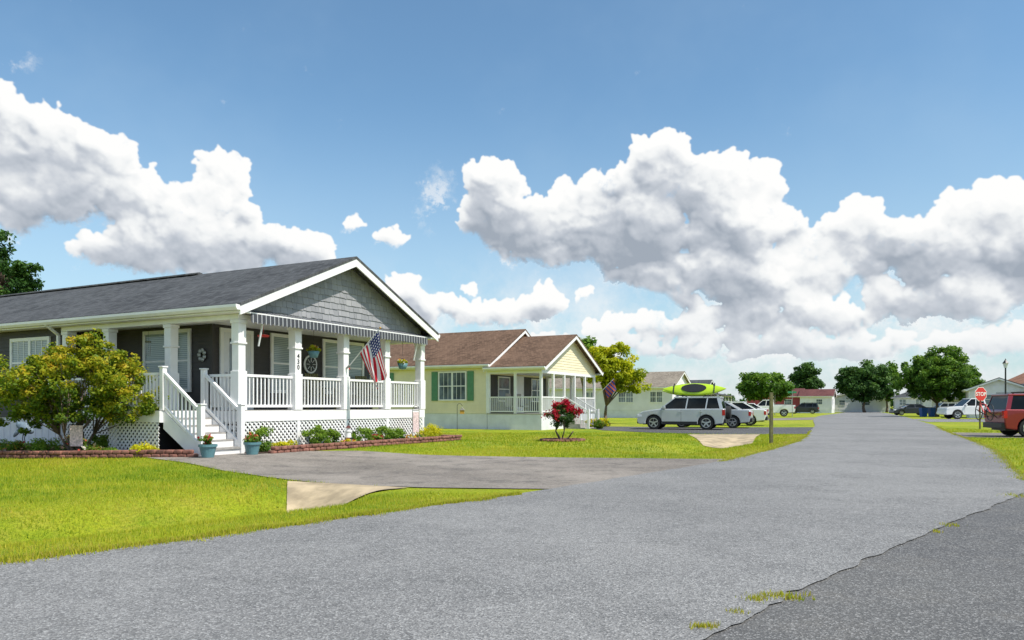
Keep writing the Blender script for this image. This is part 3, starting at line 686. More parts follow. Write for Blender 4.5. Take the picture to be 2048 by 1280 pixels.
def hang(name,t,s,ztop,zb,kind):
    x,y=HL(t,s); O=Obj(name,(x,y,0),ROT)
    if kind=='basket':
        for k in range(3):
            a=2*math.pi*k/3; cyl(O.P('chains','black'),(0,0,ztop-.05),(.15*math.cos(a),.15*math.sin(a),zb+.1),.005,n=4)
        cyl(O.P('hook','black'),(0,0,ztop),(0,0,3.27),.006,n=4)
        revolve(O.P('bowl','potblue',smooth=True),[(.0,-.1),(.1,-.08),(.16,.08),(.15,.08),(0,.06)],(0,0,zb))
        ee=O.done(); C,N,T,cc=foliage([(0,0,zb+.12,.17,.17,.09)],16,40,.02,.07,.2); leafmesh('foliage',C,N,.025,T,'leaf_y',ee)
        P=C[rng.choice(len(C),60)]; leafmesh('blossom',P+[0,0,.02],rng.normal(0,1,P.shape),.025,rng.uniform(0,1,60),'flower_m',ee,.9)
    elif kind=='chime':
        cyl(O.P('cord','black'),(0,0,ztop),(0,0,zb+.35),.004,n=4); cyl(O.P('top_disc','wood'),(0,0,zb+.34),(0,0,zb+.37),.07)
        for k in range(5):
            a=2*math.pi*k/5; cyl(O.P('tubes','galv'),(.05*math.cos(a),.05*math.sin(a),zb+.32),(.05*math.cos(a),.05*math.sin(a),zb+.02*k),.012,n=6)
        O.done()
    elif kind=='feeder':
        cyl(O.P('cord','redsign'),(0,0,3.2),(0,0,zb+.1),.006,n=4); revolve(O.P('dish','redsign'),[(0,0),(.13,.01),(.14,.05),(0,.08)],(0,0,zb)); O.done()
hang('hanging_basket',2.7,-.0+.2,2.9,2.55,'basket'); hang('hanging_basket',6.3,-.05,2.7,2.4,'basket')
hang('wind_chime',.15,3.3,3.2,2.45,'chime'); hang('bird_feeder',.9,.15,3.2,2.85,'feeder'); hang('bird_feeder',3.95,.2,3.2,2.2,'feeder')
def chair(name,t,s,rot):
    x,y=HL(t,s); O=Obj(name,(x,y,ZD),ROT+rot); p=O.P('frame','wood',bevel=.005)
    box(p,-.28,.28,-.25,.28,.38,.42); 
    for i in range(6): beam(p,(-.24+.096*i,.27,.42),(-.24+.096*i,.38,1.05),.07,.02)
    for sx in(-.3,.3):
        box(p,sx-.03,sx+.03,-.3,-.24,0,.6); box(p,sx-.03,sx+.03,.22,.28,0,.6); box(p,sx-.05,sx+.05,-.34,.32,.6,.63)
    O.done()
chair('porch_chair',4.4,1.45,0); chair('porch_chair',6.6,1.4,0); chair('porch_chair',.62,4.9,-1.57)
base=Vector(HL(3.66,-.12)).to_3d(); base.z=2.22
out=Vector((-VY.x,-VY.y,0)).normalized(); tip=base+out*.92+Vector((.12,-.05,1.0)); pd=(tip-base).normalized()
O=Obj('american_flag'); cyl(O.P('pole','white'),base,tip+pd*.04,.014,n=8); ellips(O.P('finial','beak'),tip+pd*.06,(.03,.03,.03),8,6); cyl(O.P('bracket','galv'),base-out*.03,base+pd*.12,.03,n=8)
e=O.done()
nu,nv=40,30; V=[];UV=[]
side=pd.cross(Vector((0,0,1))).normalized()
for i in range(nu+1):
    for j in range(nv+1):
        u=i/nu; v=j/nv
        a=tip-pd*(v*.84*(1-.38*u)+.02)
        fall=Vector((0,0,-1))*(1.2*u)+out*(.26*u)*(1-.2*v)
        fold=side*(.09*math.sin(v*9+u*2.5)*u**.6+.03*math.sin(v*19+u*5)*u)+out*(.05*math.sin(v*7+1)*u)
        V.append(a+fall+fold); UV.append((u,v))
F=[(i*(nv+1)+j,(i+1)*(nv+1)+j,(i+1)*(nv+1)+j+1,i*(nv+1)+j+1) for i in range(nu) for j in range(nv)]
me=bpy.data.meshes.new('cloth'); me.from_pydata(V,[],F); uvl=me.uv_layers.new(name='UVMap')
for l in me.loops: uvl.data[l.index].uv=UV[l.vertex_index]
me.materials.append(M['flag']); 
for q in me.polygons:q.use_smooth=True
o=bpy.data.objects.new('cloth',me); scene.collection.objects.link(o); o.parent=e
def pot(x,y,kind='leaf_g'):
    O=Obj('potted_plant',(x,y,hz(x,y)+.015)); revolve(O.P('pot','potblue',smooth=False),[(0,0),(.12,0),(.17,.22),(.19,.22),(.19,.27),(.165,.27),(.15,.22),(0,.21)],(0,0,0),18); e=O.done()
    C,N,T,cc=foliage([(0,0,.34,.15,.15,.1)],18,40,.02,.07,.2); leafmesh('foliage',C,N,.028,T+.2,kind,e); P=C[rng.choice(len(C),50)]; leafmesh('blossom',P+[0,0,.03],rng.normal(0,1,P.shape),.025,rng.uniform(0,1,50)*.2,'flower_m',e,.9)
pot(-6.32,15.9); pot(-5.72,16.85)
x,y=HL(3.3,-.45); O=Obj('lighthouse_ornament',(x,y,hz(x,y))); revolve(O.P('tower','white'),[(0.11,0),(.07,.4),(.09,.4),(.09,.43),(.05,.43),(.05,.5)],(0,0,0)); revolve(O.P('cap','roofred'),[(.08,.5),(.0,.58)],(0,0,0)); revolve(O.P('band','black'),[(.098,.13),(.088,.25)],(0,0,0)); O.done()
x,y=HL(6.2,-.6); O=Obj('garden_flag',(x,y,hz(x,y)),ROT); cyl(O.P('stand','black'),(-.17,0,0),(-.17,0,.95),.008,n=5); cyl(O.P('stand','black'),(-.17,0,.95),(.17,0,.95),.008,n=5)
for k in range(8):
    a0=math.pi*k/8;a1=math.pi*(k+1)/8; cyl(O.P('stand','black'),(.17*math.cos(a0),0,.95+.15*math.sin(a0)),(.17*math.cos(a1),0,.95+.15*math.sin(a1)),.008,n=5)
cyl(O.P('stand','black'),(.17,0,0),(.17,0,.95),.008,n=5); box(O.P('cloth','pink'),-.15,.15,-.006,.006,.3,.9); O.done()
def hook(name,x,y,h):
    O=Obj(name,(x,y,hz(x,y))); p=O.P('pole','black'); cyl(p,(0,0,0),(0,0,h),.012,n=6)
    for k in range(8):
        a0=math.pi*k/8;a1=math.pi*(k+1)/8; cyl(p,(.12-.12*math.cos(a0),0,h+.12*math.sin(a0)),(.12-.12*math.cos(a1),0,h+.12*math.sin(a1)),.012,n=6)
    b=O.P('bird_house','beak'); box(b,.14,.34,-.09,.09,h-.38,h-.2); prism(O.P('bird_house_roof','trimgray'),[(.1,h-.2),(.24,h-.06),(.38,h-.2)],'y',-.12,.12); O.done()
hook('shepherd_hook_feeder',-2.65,37,1.2)
x,y=HL(-2.1,2.7); O=Obj('garden_flag',(x,y,hz(x,y)),ROT-.9); cyl(O.P('stand','black'),(-.15,0,0),(-.15,0,.7),.008,n=5); cyl(O.P('stand','black'),(-.15,0,.7),(.15,0,.7),.008,n=5); box(O.P('cloth','pink'),-.13,.13,-.006,.006,.22,.68); O.done()
x,y=HL(-.95,6.6); O=Obj('heron_statue',(x,y,hz(x,y)+.0),0)
b=O.P('body','heron',smooth=True); ellips(b,(0,0,.52),(.26,.1,.12),14,8,0,.5); ellips(b,(-.2,0,.40),(.16,.05,.05),10,6,0,-.9)
def tube(p,pts,rs,n=8):
    for i in range(len(pts)-1): cyl(p,pts[i],pts[i+1],rs[i],rs[i+1],n)
tube(O.P('neck','heronw',smooth=True),[(.16,0,.6),(.28,0,.68),(.24,0,.78),(.17,0,.86),(.2,0,.94)],[.06,.04,.03,.028,.03]); ellips(O.P('head','heronw',smooth=True),(.24,0,.95),(.07,.035,.035)); cyl(O.P('beak','beak'),(.29,0,.95),(.46,0,.91),.018,.003,6)
tube(O.P('crest','black'),[(.22,0,.98),(.1,0,.97),(.02,0,.93)],[.015,.01,.003],5)
for k in(-.04,.04): tube(O.P('legs','black'),[(0,k,.44),(-.04,k,.24),(.01,k,0)],[.014,.011,.01],6)
O.done()
# ------------------------------------------------------------------ generic houses
def house(name,C,rot,W,L,ze,zr,wall,roof,zs=.7,trim='white',wins=(),gwins=(),z0=0,ov=.3,gutter=True,porch=None):
    H=Obj(name,(C[0],C[1],z0),rot); m=gable_roof(H,W,-ov,L+ov,ze,zr,ov,roof,trim,gut=gutter,rk=.16)
    box(H.P('wall_core','dark'),.02,W-.02,.02,L-.02,zs,ze-.2)
    S=H.P('siding',wall)
    lap(S,'x',.02,0,L,zs,ze-.2,-1,.14,.018); lap(S,'x',W-.02,0,L,zs,ze-.2,1,.14,.018); lap(S,'y',.02,0,W,zs,ze-.2,-1,.14,.018); lap(S,'y',L-.02,0,W,zs,ze-.2,1,.14,.018)
    def zt(z):
        if z>zr-.12: return None
        q=(z-(ze-.07))/m-ov if z>ze-.07+m*ov else 0.
        return (q,W-q)
    lap(S,'y',.02,0,W,ze-.2,zr-.12,-1,.14,.018,topf=zt); lap(S,'y',L-.02,0,W,ze-.2,zr-.12,1,.14,.018,topf=zt)
    box(H.P('skirting','white2'),.03,W-.03,.03,L-.03,-.1,zs)
    T=H.P('corner_boards','white')
    for cx in(-.02,W-.06):
        for cy in(-.02,L-.06): box(T,cx,cx+.08,cy,cy+.08,zs,ze-.21)
    for a0,a1,z0_,z1_,sh in wins:
        window(H,'x',0,-1,a0,a1,z0_,z1_,2 if a1-a0>1.1 else 1,False,.07,grid=True)
        if sh:
            for q in(a0-.5,a1+.12): pbox(H.P('shutters','green'),'x',0,-1,0,.04,q,q+.38,z0_-.07,z1_+.07)
    for a0,a1,z0_,z1_ in gwins: window(H,'y',0,-1,a0,a1,z0_,z1_,1,False,.07)
    if porch:
        d=porch; P=H.P('porch','white'); box(H.P('porch_deck','trimgray'),0,W,-d,-.03,zs-.1,zs); box(H.P('porch_skirt','white2'),.02,W-.02,-d+.02,-.03,0,zs-.1)
        n=int(W/1.8)+1
        for i in range(n):
            xx=.08+(W-.16)*i/(n-1); box(P,xx-.07,xx+.07,-d+.01,-d+.15,zs,ze-.45)
            if i<n-1 and i!=1: rail(P,(xx+.08,-d+.08),(xx+(W-.16)/(n-1)-.08,-d+.08),zs,zs+.85,.16)
        prism(H.P('porch_roof',roof),[(-d-.3,ze-.42),(.0,ze-.02),(.0,ze-.1),(-d-.3,ze-.5)],'x',-.2,W+.2); box(P,0,W,-d-.0,-d+.14,ze-.6,ze-.452)
        pbox(H.P('door','white2'),'y',0,-1,.02,.06,W/2-.5,W/2+.5,zs,zs+2.05)
    return H
C2=Vector((1.47,38.0)); D2=C2+VY*3.1
H=house('cream_house',(D2.x,D2.y),ROT,7.6,15.5,3.38,5.5,'yellow','roofbrown',.82,wins=[(1.3,2.9,1.55,2.95,1),(6.4,8.0,1.55,2.95,1),(11,12.5,1.55,2.95,1)])
Wp=7.3; yp=-3.1
zeP,zrP=3.2,5.05
m2=gable_roof(H,Wp,yp-.35,.05,zeP,zrP,.3,'roofbrown','white',x0=0.,rk=.18)
S=H.P('siding','yellow'); ovp=.3
def zt2(z):
    if z>zrP-.12: return None
    q=(z-(zeP-.07))/m2-ovp if z>zeP-.07+m2*ovp else 0.
    return (q,Wp-q)
lap(S,'y',yp+.02,0,Wp,zeP-.2,zrP-.12,-1,.14,.018,topf=zt2)
box(H.P('porch_beams','white'),0,Wp,yp,yp+.15,2.85,zeP-.205); box(H.P('porch_beams','white'),0,.15,yp+.151,0,2.85,zeP-.205); box(H.P('porch_beams','white'),Wp-.15,Wp,yp+.151,0,2.85,zeP-.205)
box(H.P('porch_ceiling','white2'),.15,Wp-.15,yp+.15,0,zeP-.25,zeP-.22)
box(H.P('porch_floor','trimgray'),0,Wp,yp,0,.78,.82); box(H.P('porch_skirting','white2'),.02,Wp-.02,yp+.02,0,-.05,.78)
P=H.P('porch_posts','white')
for cx in(0.06,1.5,2.9,4.3,5.8,Wp-.06): box(P,cx-.06,cx+.06,yp+.0,yp+.12,.821,2.849)
for cy in(yp+1.5,-.07): box(P,.001,.12,cy-.06,cy+.06,.821,2.849); box(P,Wp-.12,Wp-.001,cy-.06,cy+.06,.821,2.849)
Rr=H.P('porch_railing','white')
for a,b in((.12,1.44),(1.56,2.84),(4.36,5.74),(5.86,Wp-.12)): rail(Rr,(a,yp+.06),(b,yp+.06),.82,1.68)
rail(Rr,(.06,yp+.12),(.06,yp+1.44),.82,1.68); rail(Rr,(.06,yp+1.56),(.06,-.13),.82,1.68)
lap(H.P('porch_back_wall','darkside'),'y',-.005,.16,Wp-.16,.83,2.84,-1,.14,.012)
pbox(H.P('front_door','white'),'y',0,-1,.02,.06,3.2,4.1,.82,2.85); window(H,'y',0,-1,1.2,2.4,1.5,2.7,1,False,.07); window(H,'y',0,-1,5.2,6.6,1.5,2.7,2,False,.07)
for i in range(4): box(H.P('porch_steps','trimgray'),2.95,4.25,yp-.28*(i+1),yp-.28*i-.001,0,.82-.19*(i+1))
for xx in(2.9,4.3):
    beam(Rr,(xx,yp,1.68),(xx,yp-1.3,.95),.06,.05); box(Rr,xx-.05,xx+.05,yp-1.38,yp-1.28,0,1.05)
    for i in range(8):
        f=(i+.5)/8; beam(Rr,(xx,yp-1.28*f,.72-.68*f),(xx,yp-1.28*f,1.66-.73*f),.03,.03)
for cx in(1.0,2.2): 
    box(H.P('porch_seat','trimgray'),cx-.25,cx+.25,-1.2,-.7,1.15,1.22); box(H.P('porch_seat','trimgray'),cx-.25,cx+.25,-.72,-.66,1.22,1.85)
H.done()
q=C2+UX*7.1-VY*.3; O=Obj('porch_flag',(q.x,q.y,0)); o2=Vector((-VY.x,-VY.y,0)); cyl(O.P('pole','white'),(0,0,1.9),(o2.x*.9,o2.y*.9,2.75),.015,n=6); 
V=[]
for i in range(9):
    for j in range(7):
        u=i/8;v=j/6; a=Vector((o2.x*.9,o2.y*.9,2.75))+(Vector((-o2.x*.9,-o2.y*.9,-.85)).normalized())*(.75*v); V.append(a+Vector((.15*u,0,-.62*u))+Vector((0,1,0))*.06*math.sin(v*6+u*3)*u)
p=O.P('cloth','p_flag'); add(p,V,[(i*7+j,(i+1)*7+j,(i+1)*7+j+1,i*7+j+1) for i in range(8) for j in range(6)]); O.done()
for t,s,r,h,mt,f in((3.0,-1.9,.3,.5,'leaf_g','flower_r'),(4.9,-.7,.35,.5,'leaf_y','flower_m'),(5.9,-.6,.3,.45,'leaf_g','flower_m'),(6.9,-.6,.35,.5,'leaf_y',None),(7.8,-.4,.3,.4,'leaf_g','flower_r')):
    q=C2+UX*t+VY*s; shrub('shrub',q.x,q.y,r,h,mt,size=.045,flower=f)
house('white_mobile_home',(15.7,75),ROT,7,14,3.1,4.75,'creamw','rooftan',.8,wins=[(1,2.2,1.6,2.6,0),(4,5.5,1.6,2.6,0),(8,9.2,1.6,2.6,0)],gwins=[(1.2,2.2,1.6,2.6),(4.6,5.6,1.6,2.6)]).done()
house('gray_mobile_home',(26,104),ROT,8,14,3.1,4.9,'creamw','roofgray',.8,wins=[(2,3.4,1.6,2.6,0)],gwins=[(2,3.2,1.6,2.6)],porch=2.2).done()
house('white_mobile_home',(53.5,128),ROT,5.5,5,2.9,4.1,'creamw','roofred',.6,gwins=[(1.2,2,1.5,2.4)],wins=[(1.5,2.4,1.5,2.3,0)]).done()
house('red_house',(49.5,131.2),ROT,6,9,2.9,4.3,'redw','roofred',.6,wins=[(1.5,2.6,1.5,2.3,0),(5,6.2,1.5,2.3,0)]).done()
house('white_cottage',(68,124),ROT-.9,9,9,2.7,4.2,'creamw','roofgray',.6,wins=[(2,3.5,1.4,2.3,0),(6,7.5,1.4,2.3,0)],gwins=[(1.2,2.2,1.4,2.3),(4,5,1.4,2.3)],porch=2).done()
house('rust_roof_house',(49.0,70),-.25,8.5,12,3.4,5.6,'creamw','roofrust',.6,wins=[(2,3.5,1.6,2.6,0)],gwins=[(1,2,1.4,2.4),(6,7,1.4,2.4)],porch=2.2).done()
house('gray_cottage',(45.4,76),-.5,5,8,2.9,4.0,'creamw','roofgray',.5,gwins=[(1.2,2.2,1.4,2.3),(3.2,4,1.4,2.3)]).done()
house('white_mobile_home',(62,150),-.3,11,6,2.9,4.2,'creamw','rooftan',.5,gwins=[(2,3,1.4,2.3),(6,7.4,1.4,2.3)]).done()
house('white_mobile_home',(5,110),ROT,7,14,3,4.6,'creamw','roofgray',.8).done()
# ------------------------------------------------------------------ vehicles
def arc(cx,cz,r,a0,a1,n=10): return [(cx+r*math.cos(a0+(a1-a0)*i/n),cz+r*math.sin(a0+(a1-a0)*i/n)) for i in range(n+1)]
def wheel(O,x,y,r,side):
    t=O.P('tyres','rubber',bevel=.02); cyl(t,(x,y-.11*side,r),(x,y+.11*side,r),r,n=28)
    cyl(O.P('rim_wells','black'),(x,y+.111*side,r),(x,y+.114*side,r),r*.68,n=24)
    rm=O.P('rims','chrome')
    for k in range(5):
        a=2*math.pi*k/5+.3; beam(rm,(x,y+.12*side,r),(x+math.cos(a)*r*.64,y+.12*side,r+math.sin(a)*r*.64),.012,r*.2)
    n=24
    for i in range(n):
        a=2*math.pi*i/n;b=2*math.pi*(i+1)/n; beam(rm,(x+math.cos(a)*r*.64,y+.118*side,r+math.sin(a)*r*.64),(x+math.cos(b)*r*.64,y+.118*side,r+math.sin(b)*r*.64),.014,.03)
    cyl(rm,(x,y+.114*side,r),(x,y+.13*side,r),r*.16,n=12)
def car(name,loc,head,kind,pm,z=None):
    O=Obj(name,(loc[0],loc[1],hz(*loc)+.015 if z is None else z),math.atan2(head[1],head[0]))
    if kind=='suv': Ln,Wd,wr,wx0,wx1=4.35,1.76,.345,-1.28,1.33; top=[(-2.15,.62),(-2.17,.98),(-2.1,1.06),(.98,1.04),(1.25,1.01),(1.85,.93),(2.1,.80),(2.17,.6),(2.17,.38),(2.08,.27)]; bl=1.04; gh=dict(b0=-2.08,b1=1.02,t0=-1.92,t1=.28,zr=1.63,ww=.84,wt=.70); pil=[-1.25,-.28]
    elif kind=='sedan': Ln,Wd,wr,wx0,wx1=4.6,1.76,.32,-1.35,1.35; top=[(-2.28,.55),(-2.3,.85),(-2.22,.98),(-1.5,1.0),(1.0,.95),(1.5,.88),(2.05,.74),(2.27,.6),(2.3,.4),(2.2,.24)]; bl=.96; gh=dict(b0=-1.85,b1=1.1,t0=-1.05,t1=.25,zr=1.43,ww=.82,wt=.62); pil=[-.3]
    else: Ln,Wd,wr,wx0,wx1=5.7,1.98,.40,-1.65,1.85; top=[(-2.82,.65),(-2.85,.8),(-2.85,1.28),(-.62,1.28),(-.6,1.2),(1.2,1.2),(1.45,1.18),(2.55,1.10),(2.8,1.0),(2.85,.6),(2.8,.38)]; bl=1.2; gh=dict(b0=-.62,b1=1.38,t0=-.5,t1=.62,zr=1.86,ww=.93,wt=.76); pil=[.32]
    zb=.27 if kind!='pickup' else .42; ar=wr+.07
    a1=math.asin(max(-1,(zb-wr)/ar))
    poly=list(top)
    poly+=arc(wx1,wr,ar,a1,math.pi-a1); poly+=arc(wx0,wr,ar,a1,math.pi-a1); poly+=[(top[0][0]+.06,zb+.05)]
    B=O.P('body',pm,bevel=.045,seg=3); prism(B,poly,'y',-Wd/2,Wd/2)
    box(O.P('underbody','black'),top[0][0]+.15,top[-1][0]-.15,-Wd/2+.28,Wd/2-.28,zb-.03,.75)
    g=gh; G=O.P('glass_house','carglass',bevel=.02)
    vs=[(g['b0'],-g['ww'],bl-.03),(g['b1'],-g['ww'],bl-.03),(g['b1'],g['ww'],bl-.03),(g['b0'],g['ww'],bl-.03),(g['t0'],-g['wt'],g['zr']-.03),(g['t1'],-g['wt'],g['zr']-.03),(g['t1'],g['wt'],g['zr']-.03),(g['t0'],g['wt'],g['zr']-.03)]
    add(G,vs,[(0,1,2,3),(4,5,6,7),(0,1,5,4),(1,2,6,5),(2,3,7,6),(3,0,4,7)])
    Rf=O.P('roof_panel',pm,bevel=.03,seg=3); box(Rf,g['t0']-.05,g['t1']+.05,-g['wt']-.03,g['wt']+.03,g['zr']-.06,g['zr']+.02)
    Pl=O.P('pillars',pm)
    def side(xb,xt,sgn,w):
        beam(Pl,(xb,sgn*(g['ww']+.004),bl-.02),(xt,sgn*(g['wt']+.012),g['zr']-.02),w,.03) if False else add(Pl,[(xx+dx_,sgn*(yy_+dy_),zz_) for (xx,yy_,zz_) in((xb,g['ww'],bl-.02),(xt,g['wt'],g['zr']-.03)) for dx_ in(-w/2,w/2) for dy_ in(-.01,.022)],BF)
    for sg in(-1,1):
        side(g['b1'],g['t1'],sg,.07); side(g['b0']+.06,g['t0']+.06,sg,.12 if kind!='suv' else .16)
        for q in pil: side(q,q+ (g['t0']+g['t1']-g['b0']-g['b1'])*.15,sg,.06)
        S=O.P('door_seams','black')
        for q in ((g['b1']-.12,pil[0],) if kind!='suv' else (.95,-.05,-1.0)):
            s0=sorted((sg*Wd/2-.002,sg*Wd/2+.002)); box(S,q-.006,q+.006,s0[0],s0[1],zb+.12,bl-.04)
        s2=sorted((sg*(Wd/2-.01),sg*(Wd/2+.012))); box(O.P('side_cladding','black' if kind=='suv' else pm),wx0+ar+.02,wx1-ar-.02,s2[0],s2[1],zb+.0,zb+.14)
        s2=sorted((sg*(Wd/2),sg*(Wd/2+.025)))
        for q in(.28,-.75) if kind!='pickup' else (.0,): box(O.P('handles',pm),q-.35+.0,q-.2,s2[0],s2[1],bl-.16,bl-.12)
        s3=sorted((sg*(g['ww']+.02),sg*(g['ww']+.2))); box(O.P('mirrors',pm,bevel=.02),g['b1']-.3,g['b1']-.16,s3[0],s3[1],bl+.0,bl+.15)
        s4=sorted((sg*(Wd/2-.35),sg*(Wd/2+.003))); xf=top[-3][0]; 
        box(O.P('head_lamps','lamp',bevel=.02),xf-.25,xf-.01,s4[0],s4[1],.62 if kind!='pickup' else .8,.76 if kind!='pickup' else .98)
        s5=sorted((sg*(Wd/2-.16),sg*(Wd/2+.004))); xr=top[1][0]; 
        if kind=='suv': box(O.P('tail_lamps','redlight'),xr-.004,xr+.12,s5[0],s5[1],.72,1.0); 
        else: box(O.P('tail_lamps','redlight'),xr-.006,xr+.12,s5[0],s5[1],bl-.3,bl-.08)
        for xx in(wx0,wx1): wheel(O,xx,sg*(Wd/2-.13),wr,sg)
    box(O.P('bumper_rear','black',bevel=.02),top[0][0]-.08,top[0][0]+.1,-Wd/2+.05,Wd/2-.05,zb+.06,zb+.27); box(O.P('bumper_front','black' if kind=='suv' else pm,bevel=.02),top[-1][0]-.05,top[-1][0]+.11,-Wd/2+.06,Wd/2-.06,zb+.02,zb+.24)
    box(O.P('grille','black'),top[-3][0]-.08,top[-3][0]+.008,-.42,.42,.62,.78)
    if kind=='suv':
        for sg in(-1,1): beam(O.P('roof_rails','black'),(g['t0']+.1,sg*.62,g['zr']+.07),(g['t1']-.1,sg*.62,g['zr']+.07),.03,.03)
        for xx in(-1.2,-.1): beam(O.P('roof_bars','black'),(xx,-.75,g['zr']+.1),(xx,.75,g['zr']+.1),.04,.03)
        for xx in(-1.2,-.1):
            for sg in(-.63,.63): box(O.P('rack_feet','black'),xx-.03,xx+.03,sg-.03,sg+.03,1.62,1.74)
    if kind=='pickup': box(O.P('bed_void','black'),-2.75,-.7,-.8,.8,1.2,1.285)
    return O
hd=Vector((-.93,.37)).normalized()
S1=Vector((8.75,39.2)); O=car('parked_suv',S1,hd,'suv','p_silver')
cyl(O.P('spare_wheel','rubber',bevel=.02),(-2.17,.1,.86),(-2.38,.1,.86),.33,n=26); cyl(O.P('spare_cover','black'),(-2.38,.1,.86),(-2.4,.1,.86),.24,n=24)
O.done()
def kayak(name,off,zz,tilt,ln=3.1,bx=-.55):
    ang=math.atan2(hd.y,hd.x); c=S1+hd*bx+Vector((-hd.y,hd.x))*off
    O=Obj(name,(c.x,c.y,zz),ang); p=O.P('hull','lime',smooth=True); ns,nr=28,16; vs=[];fs=[]
    for i in range(ns+1):
        f=-1+2*i/ns; w=.38*(1-abs(f)**2.0)**.9+.01; ht=.17*(1-abs(f)**2.5)+.02; rk=.06*abs(f)**3
        for j in range(nr):
            t=2*math.pi*j/nr; yy=w*math.cos(t); z=ht*math.sin(t)*(1 if math.sin(t)<0 else .7)+rk
            vs.append((f*ln/2,yy*math.cos(tilt)-z*math.sin(tilt),yy*math.sin(tilt)+z*math.cos(tilt)))
    for i in range(ns):
        for j in range(nr): fs.append((i*nr+j,i*nr+(j+1)%nr,(i+1)*nr+(j+1)%nr,(i+1)*nr+j))
    add(p,vs,fs)
    cw=[(.62*math.cos(a),.25*math.sin(a)) for a in np.linspace(0,2*math.pi,24,endpoint=False)]
    def tr(x,y,z): return (x,y*math.cos(tilt)-z*math.sin(tilt),y*math.sin(tilt)+z*math.cos(tilt))
    k=O.P('cockpit','black'); add(k,[tr(x,y,.15) for x,y in cw]+[tr(x,y,.02) for x,y in cw],[tuple(range(24)),tuple(range(24,48))]+[(i,(i+1)%24,24+(i+1)%24,24+i) for i in range(24)])
    for sx in(-1.0,1.0): beam(O.P('straps','black'),tr(sx,-.3,.1),tr(sx,.3,.1),.05,.06)
    O.done()
kayak('kayak',.34,2.03,-.95,3.15,-.62)
kayak('kayak',-.30,1.95,-.45,3.0,-.40)
car('parked_sedan',(10.9,42.4),hd,'sedan','p_silver').done()
car('parked_sedan',(22.2,73.5),(-.95,.3),'sedan','p_white').done()
car('parked_sedan',(13.4,47.5),hd,'sedan','p_white').done()
car('pickup_truck',(29.5,88),(-.95,.3),'pickup','p_white').done()
car('parked_suv',(45,118),(-.9,.4),'suv','p_dark').done()
car('parked_sedan',(41.5,120),(-.9,.4),'sedan','p_silver').done()
car('pickup_truck',(42.3,70),(-.99,.12),'pickup','p_white').done()
car('parked_suv',(62,110),(-.99,.12),'suv','p_silver').done()
car('parked_sedan',(51,98),(-.99,.12),'sedan','p_dark').done()
O=car('parked_suv',(21.0,29.6),(.985,-.17),'suv','p_red')
for sg in(-.35,.35): beam(O.P('bike_rack','black'),(-2.2,sg,.75),(-2.65,sg,1.05),.03,.03)
for xx in(-2.5,):
    for sy in(-.5,.5):
        for i in range(20):
            a=2*math.pi*i/20;b=2*math.pi*(i+1)/20; cyl(O.P('bicycle','black'),(xx,sy+.32*math.cos(a),.95+.32*math.sin(a)),(xx,sy+.32*math.cos(b),.95+.32*math.sin(b)),.018,n=5)
    F_=O.P('bicycle_frame','redsign')
    for p0,p1 in(((-.5,.95),(-.1,1.25)),((-.1,1.25),(.4,1.3)),((.5,.95),(.35,1.42)),((-.1,1.25),(0,.9)),((0,.9),(.4,1.3))): beam(F_,(xx,p0[0],p0[1]),(xx,p1[0],p1[1]),.03,.03)
O.done()
# ------------------------------------------------------------------ street furniture
O=Obj('stop_sign',(24.5,40,0),.25); cyl(O.P('post','wood'),(0,.04,0),(0,.04,2.25),.045,n=8)
oc=[(.40*math.cos(math.pi/8+i*math.pi/4),1.82+.40*math.sin(math.pi/8+i*math.pi/4)) for i in range(8)]; prism(O.P('border','whitesign'),oc,'y',-.012,-.004)
oc=[(.37*math.cos(math.pi/8+i*math.pi/4),1.82+.37*math.sin(math.pi/8+i*math.pi/4)) for i in range(8)]; prism(O.P('face','redsign'),oc,'y',-.018,-.0125)
e=O.done(); text('STOP',e,(0,-.022,1.82),(math.pi/2,0,0),.27,'whitesign',.003)
O=Obj('wooden_post',(8.3,24.5,hz(8.3,24.5))); box(O.P('post','wood',bevel=.01),-.05,.05,-.05,.05,-.05,1.64); O.done()
O=Obj('street_name_sign',(31.5,86,0),.1); cyl(O.P('post','galv'),(0,0,0),(0,0,2.9),.035,n=8); box(O.P('blade','greensign'),-.5,.5,-.01,.01,2.65,2.85); O.done()
def lamp(x,y):
    O=Obj('street_lamp',(x,y,0)); cyl(O.P('post','black'),(0,0,0),(0,0,4.2),.07,.055,10); revolve(O.P('base','black'),[(.16,0),(.15,.4),(.07,.6)],(0,0,0))
    revolve(O.P('lantern','lamp'),[(.10,4.2),(.21,4.55),(.0,4.56)],(0,0,0),6); revolve(O.P('lantern_cap','black'),[(.26,4.55),(.08,4.78),(.02,4.9),(0,4.95)],(0,0,0),6); O.done()
lamp(38.7,60)
for dx in(0,1.0):
    O=Obj('trash_bin',(46.5+dx,86.5,0)); p=O.P('bin','binblue'); add(p,[(-.27,-.27,0),(.27,-.27,0),(.27,.27,0),(-.27,.27,0),(-.34,-.34,1),(.34,-.34,1),(.34,.34,1),(-.34,.34,1)],[(0,1,2,3),(4,5,6,7),(0,1,5,4),(1,2,6,5),(2,3,7,6),(3,0,4,7)]); box(O.P('lid','black'),-.36,.36,-.36,.36,1.001,1.06); O.done()
for x,y in((34,99),(58,116),(70,112)):
    O=Obj('utility_post',(x,y,0)); cyl(O.P('pole','galv'),(0,0,0),(0,0,3.4),.05,n=8); box(O.P('head','white2'),-.15,.15,-.1,.1,3.4,3.7); O.done()
